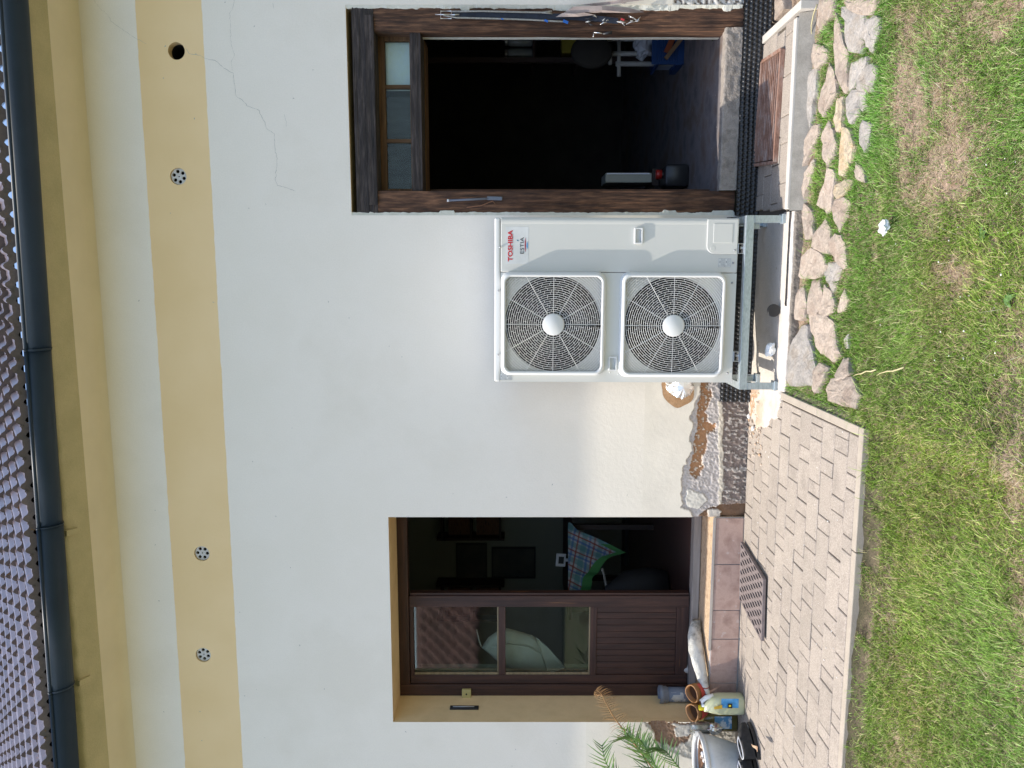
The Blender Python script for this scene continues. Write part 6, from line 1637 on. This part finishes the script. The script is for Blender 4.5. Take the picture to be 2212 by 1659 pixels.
obj('rope', MB().tube([oF(x, y, .020) for x, y in [(975,25),(1040,24),(1100,25.5),(1170,27),(1192,24),(1193,29),(1170,27)]], .0048, 7), M_rope, strap)
for (x, y, s) in [(1085, 41, .006), (1180, 45, .010), (1222, 47, .014)]:
    c = oF(x, y, .028); obj('blue_ribbon', MB().obox(tuple(c), (s * 1.1, .006, s * 2.2), (.2, .3, .1)), plain('bright_blue', (.02,.16,.60), rough=.5), strap, bevel=.001)
# tangle of keys and torn film
M_film = plain('shiny_film_scrap', (.62,.62,.62), rough=.25)
tg = empty('scrap_bundle', tuple(oF(1320, 45)), 'tangled bundle of torn foil, clips and string on the right old upright', 'scrap bundle')
rr_ = random.Random(5)
for i in range(16):
    x, y = rr_.uniform(1270, 1385), rr_.uniform(36, 52) + 0; c = oF(x, y, rr_.uniform(.012, .03)); l = rr_.uniform(.02, .055)
    a = rr_.gauss(1.57, .35); d = Vector((math.cos(a) * l, rr_.uniform(-.01, .01), math.sin(a) * l))
    obj('strip', MB().tube([c - d * .5, c + Vector((rr_.uniform(-.006,.006), -.004, 0)), c + d * .5], [.0015, rr_.uniform(.002,.0055), .001], 5), [M_film, M_film, M_blk, M_rope, M_steel][i % 5], tg)
c = oF(1345, 42, .03); obj('red_clip', MB().obox(tuple(c), (.010, .008, .022), (0, .3, 0)), plain('red_plastic', (.5,.04,.05), rough=.4), tg, bevel=.002)
# dried leaves at the upper edge
M_dry = mat('withered_leaf', [(.26,.20,.17),(.40,.33,.30),(.33,.26,.24)], scale=10, rough=.8)
wl = empty('withered_leaves', tuple(oF(1330, 12)), 'withered grey brown leaves hanging beside the right old upright', 'dried leaves')
for i, pl in enumerate([[(1205,35),(1240,14),(1300,12),(1360,17),(1392,26),(1370,28),(1300,27),(1240,30)], [(1255,10),(1310,4),(1380,-6),(1430,-14),(1390,0),(1330,8),(1290,13)], [(1200,37),(1215,28),(1262,27),(1285,32),(1250,36)], [(1330,3),(1352,-8),(1400,-25),(1375,-2),(1345,8)]]):
    F_ = [onY(x, y, D - .03 - .012 * (k % 3)) for k, (x, y) in enumerate(pl)]; cc = sum(F_, Vector()) / len(F_)
    obj('leaf', MB().add([tuple(p) for p in F_] + [(cc.x, D - .055, cc.z)], [(k, (k+1) % len(F_), len(F_)) for k in range(len(F_))], False), M_dry, wl, fix=False)
# latch on the right inner edge
lt_ = empty('door_latch', tuple(oF(1290, 72)), 'small metal latch pin with dark grip on the inner edge of the right upright', 'latch')
obj('pin', MB().tube([oF(1282, 70, .0), oF(1282, 80, .01)], .003, 6), M_steel, lt_); obj('hook', MB().tube([oF(1283, 70, .012), oF(1295, 71, .012), oF(1303, 73, .012)], .003, 6), M_steel, lt_)
obj('grip', MB().tube([oF(1303, 73, .014), oF(1322, 70, .014)], [.006, .010], 8), M_blk, lt_)
# thermometer on the left upright
tm = empty('grey_thermometer', tuple(oF(1025, 429)), 'slim grey blue thermometer nailed to the left old upright', 'thermometer')
M_gb = plain('grey_blue_plastic', (.14,.16,.20), rough=.4)
a, b = oF(970, 433, .006), oF(1055, 429, .006); obj('stem', MB().tube([a, b], .0065, 8), M_gb, tm)
a, b = oF(1052, 429, .006), oF(1085, 428, .006); c = (a + b) / 2; obj('head', MB().obox(tuple(c), (.022, .010, (a - b).length), (0, .03, 0)), M_gb, tm, bevel=.004)
a = oF(970, 433, .006); obj('tip', MB().tube([a + Vector((0, 0, .012)), a], .008, 8), plain('white_tip', (.7,.7,.7), rough=.5), tm)
tw = oF(1020, 438, .005)
obj('twig', MB().tube([oF(1008, 448, .003), oF(1040, 444, .006), oF(1064, 434, .010), oF(1070, 441, .006)], .003, 5), plain('orange_twig', (.22,.10,.05), rough=.8), None, 'thin orange brown twig wedged at the left old upright under the thermometer', 'twig')

# ================================================================== NEIGHBOUR (seen only as a reflection in the door glass)
nb_root = empty('neighbour_house', (-11, -13, -.1), 'neighbouring low house with red tiled roof reflected in the door glass', 'house')
obj('wall', MB().box((-17, -17, -.1), (-4, -13, 2.6)), mat('neighbour_wall', [(.20,.17,.12),(.24,.21,.15)], scale=1, rough=.9), nb_root)
M_nr = mat('neighbour_roof_tile', [(.20,.085,.06),(.28,.13,.10)], scale=2, rough=.8, coord='obj', rand=.15)
rf = obj('roof', MB().add([(-17.5, -12.55, 2.55), (-3.5, -12.55, 2.55), (-3.5, -17, 5.1), (-17.5, -17, 5.1)], [(0,1,2,3)]), M_nr, nb_root)
tme = None
for r_i in range(9):
    for c_i in range(0, 26):
        x = -16 + c_i * .46; s = r_i * .5; y = -12.5 - s * .867; z = 2.62 + s * .497
        if tme is None:
            mb = MB(); l0 = [((k / 8 - .5) * .46, 0, .05 * math.sin(math.pi * k / 4 * 1) * (1 if True else 0)) for k in range(9)]; l1 = [(a_, -.50 * .867, b_ + .52 * .497) for a_, b_2, b_ in l0]; lf = [(a_, 0, b_ - .07) for a_, b_2, b_ in l0]
            mb.loft([lf, l0, l1], False, True); o = obj('roof_tile', mb, M_nr, rf, at=(0,0,0), fix=False); tme = o.data
        else: o = bpy.data.objects.new('roof_tile', tme); COL.objects.link(o); o.parent = rf
        o.location = Vector((x, y, z)) - wloc(rf)
hp.rotation_euler = (0, math.radians(.25), 0)
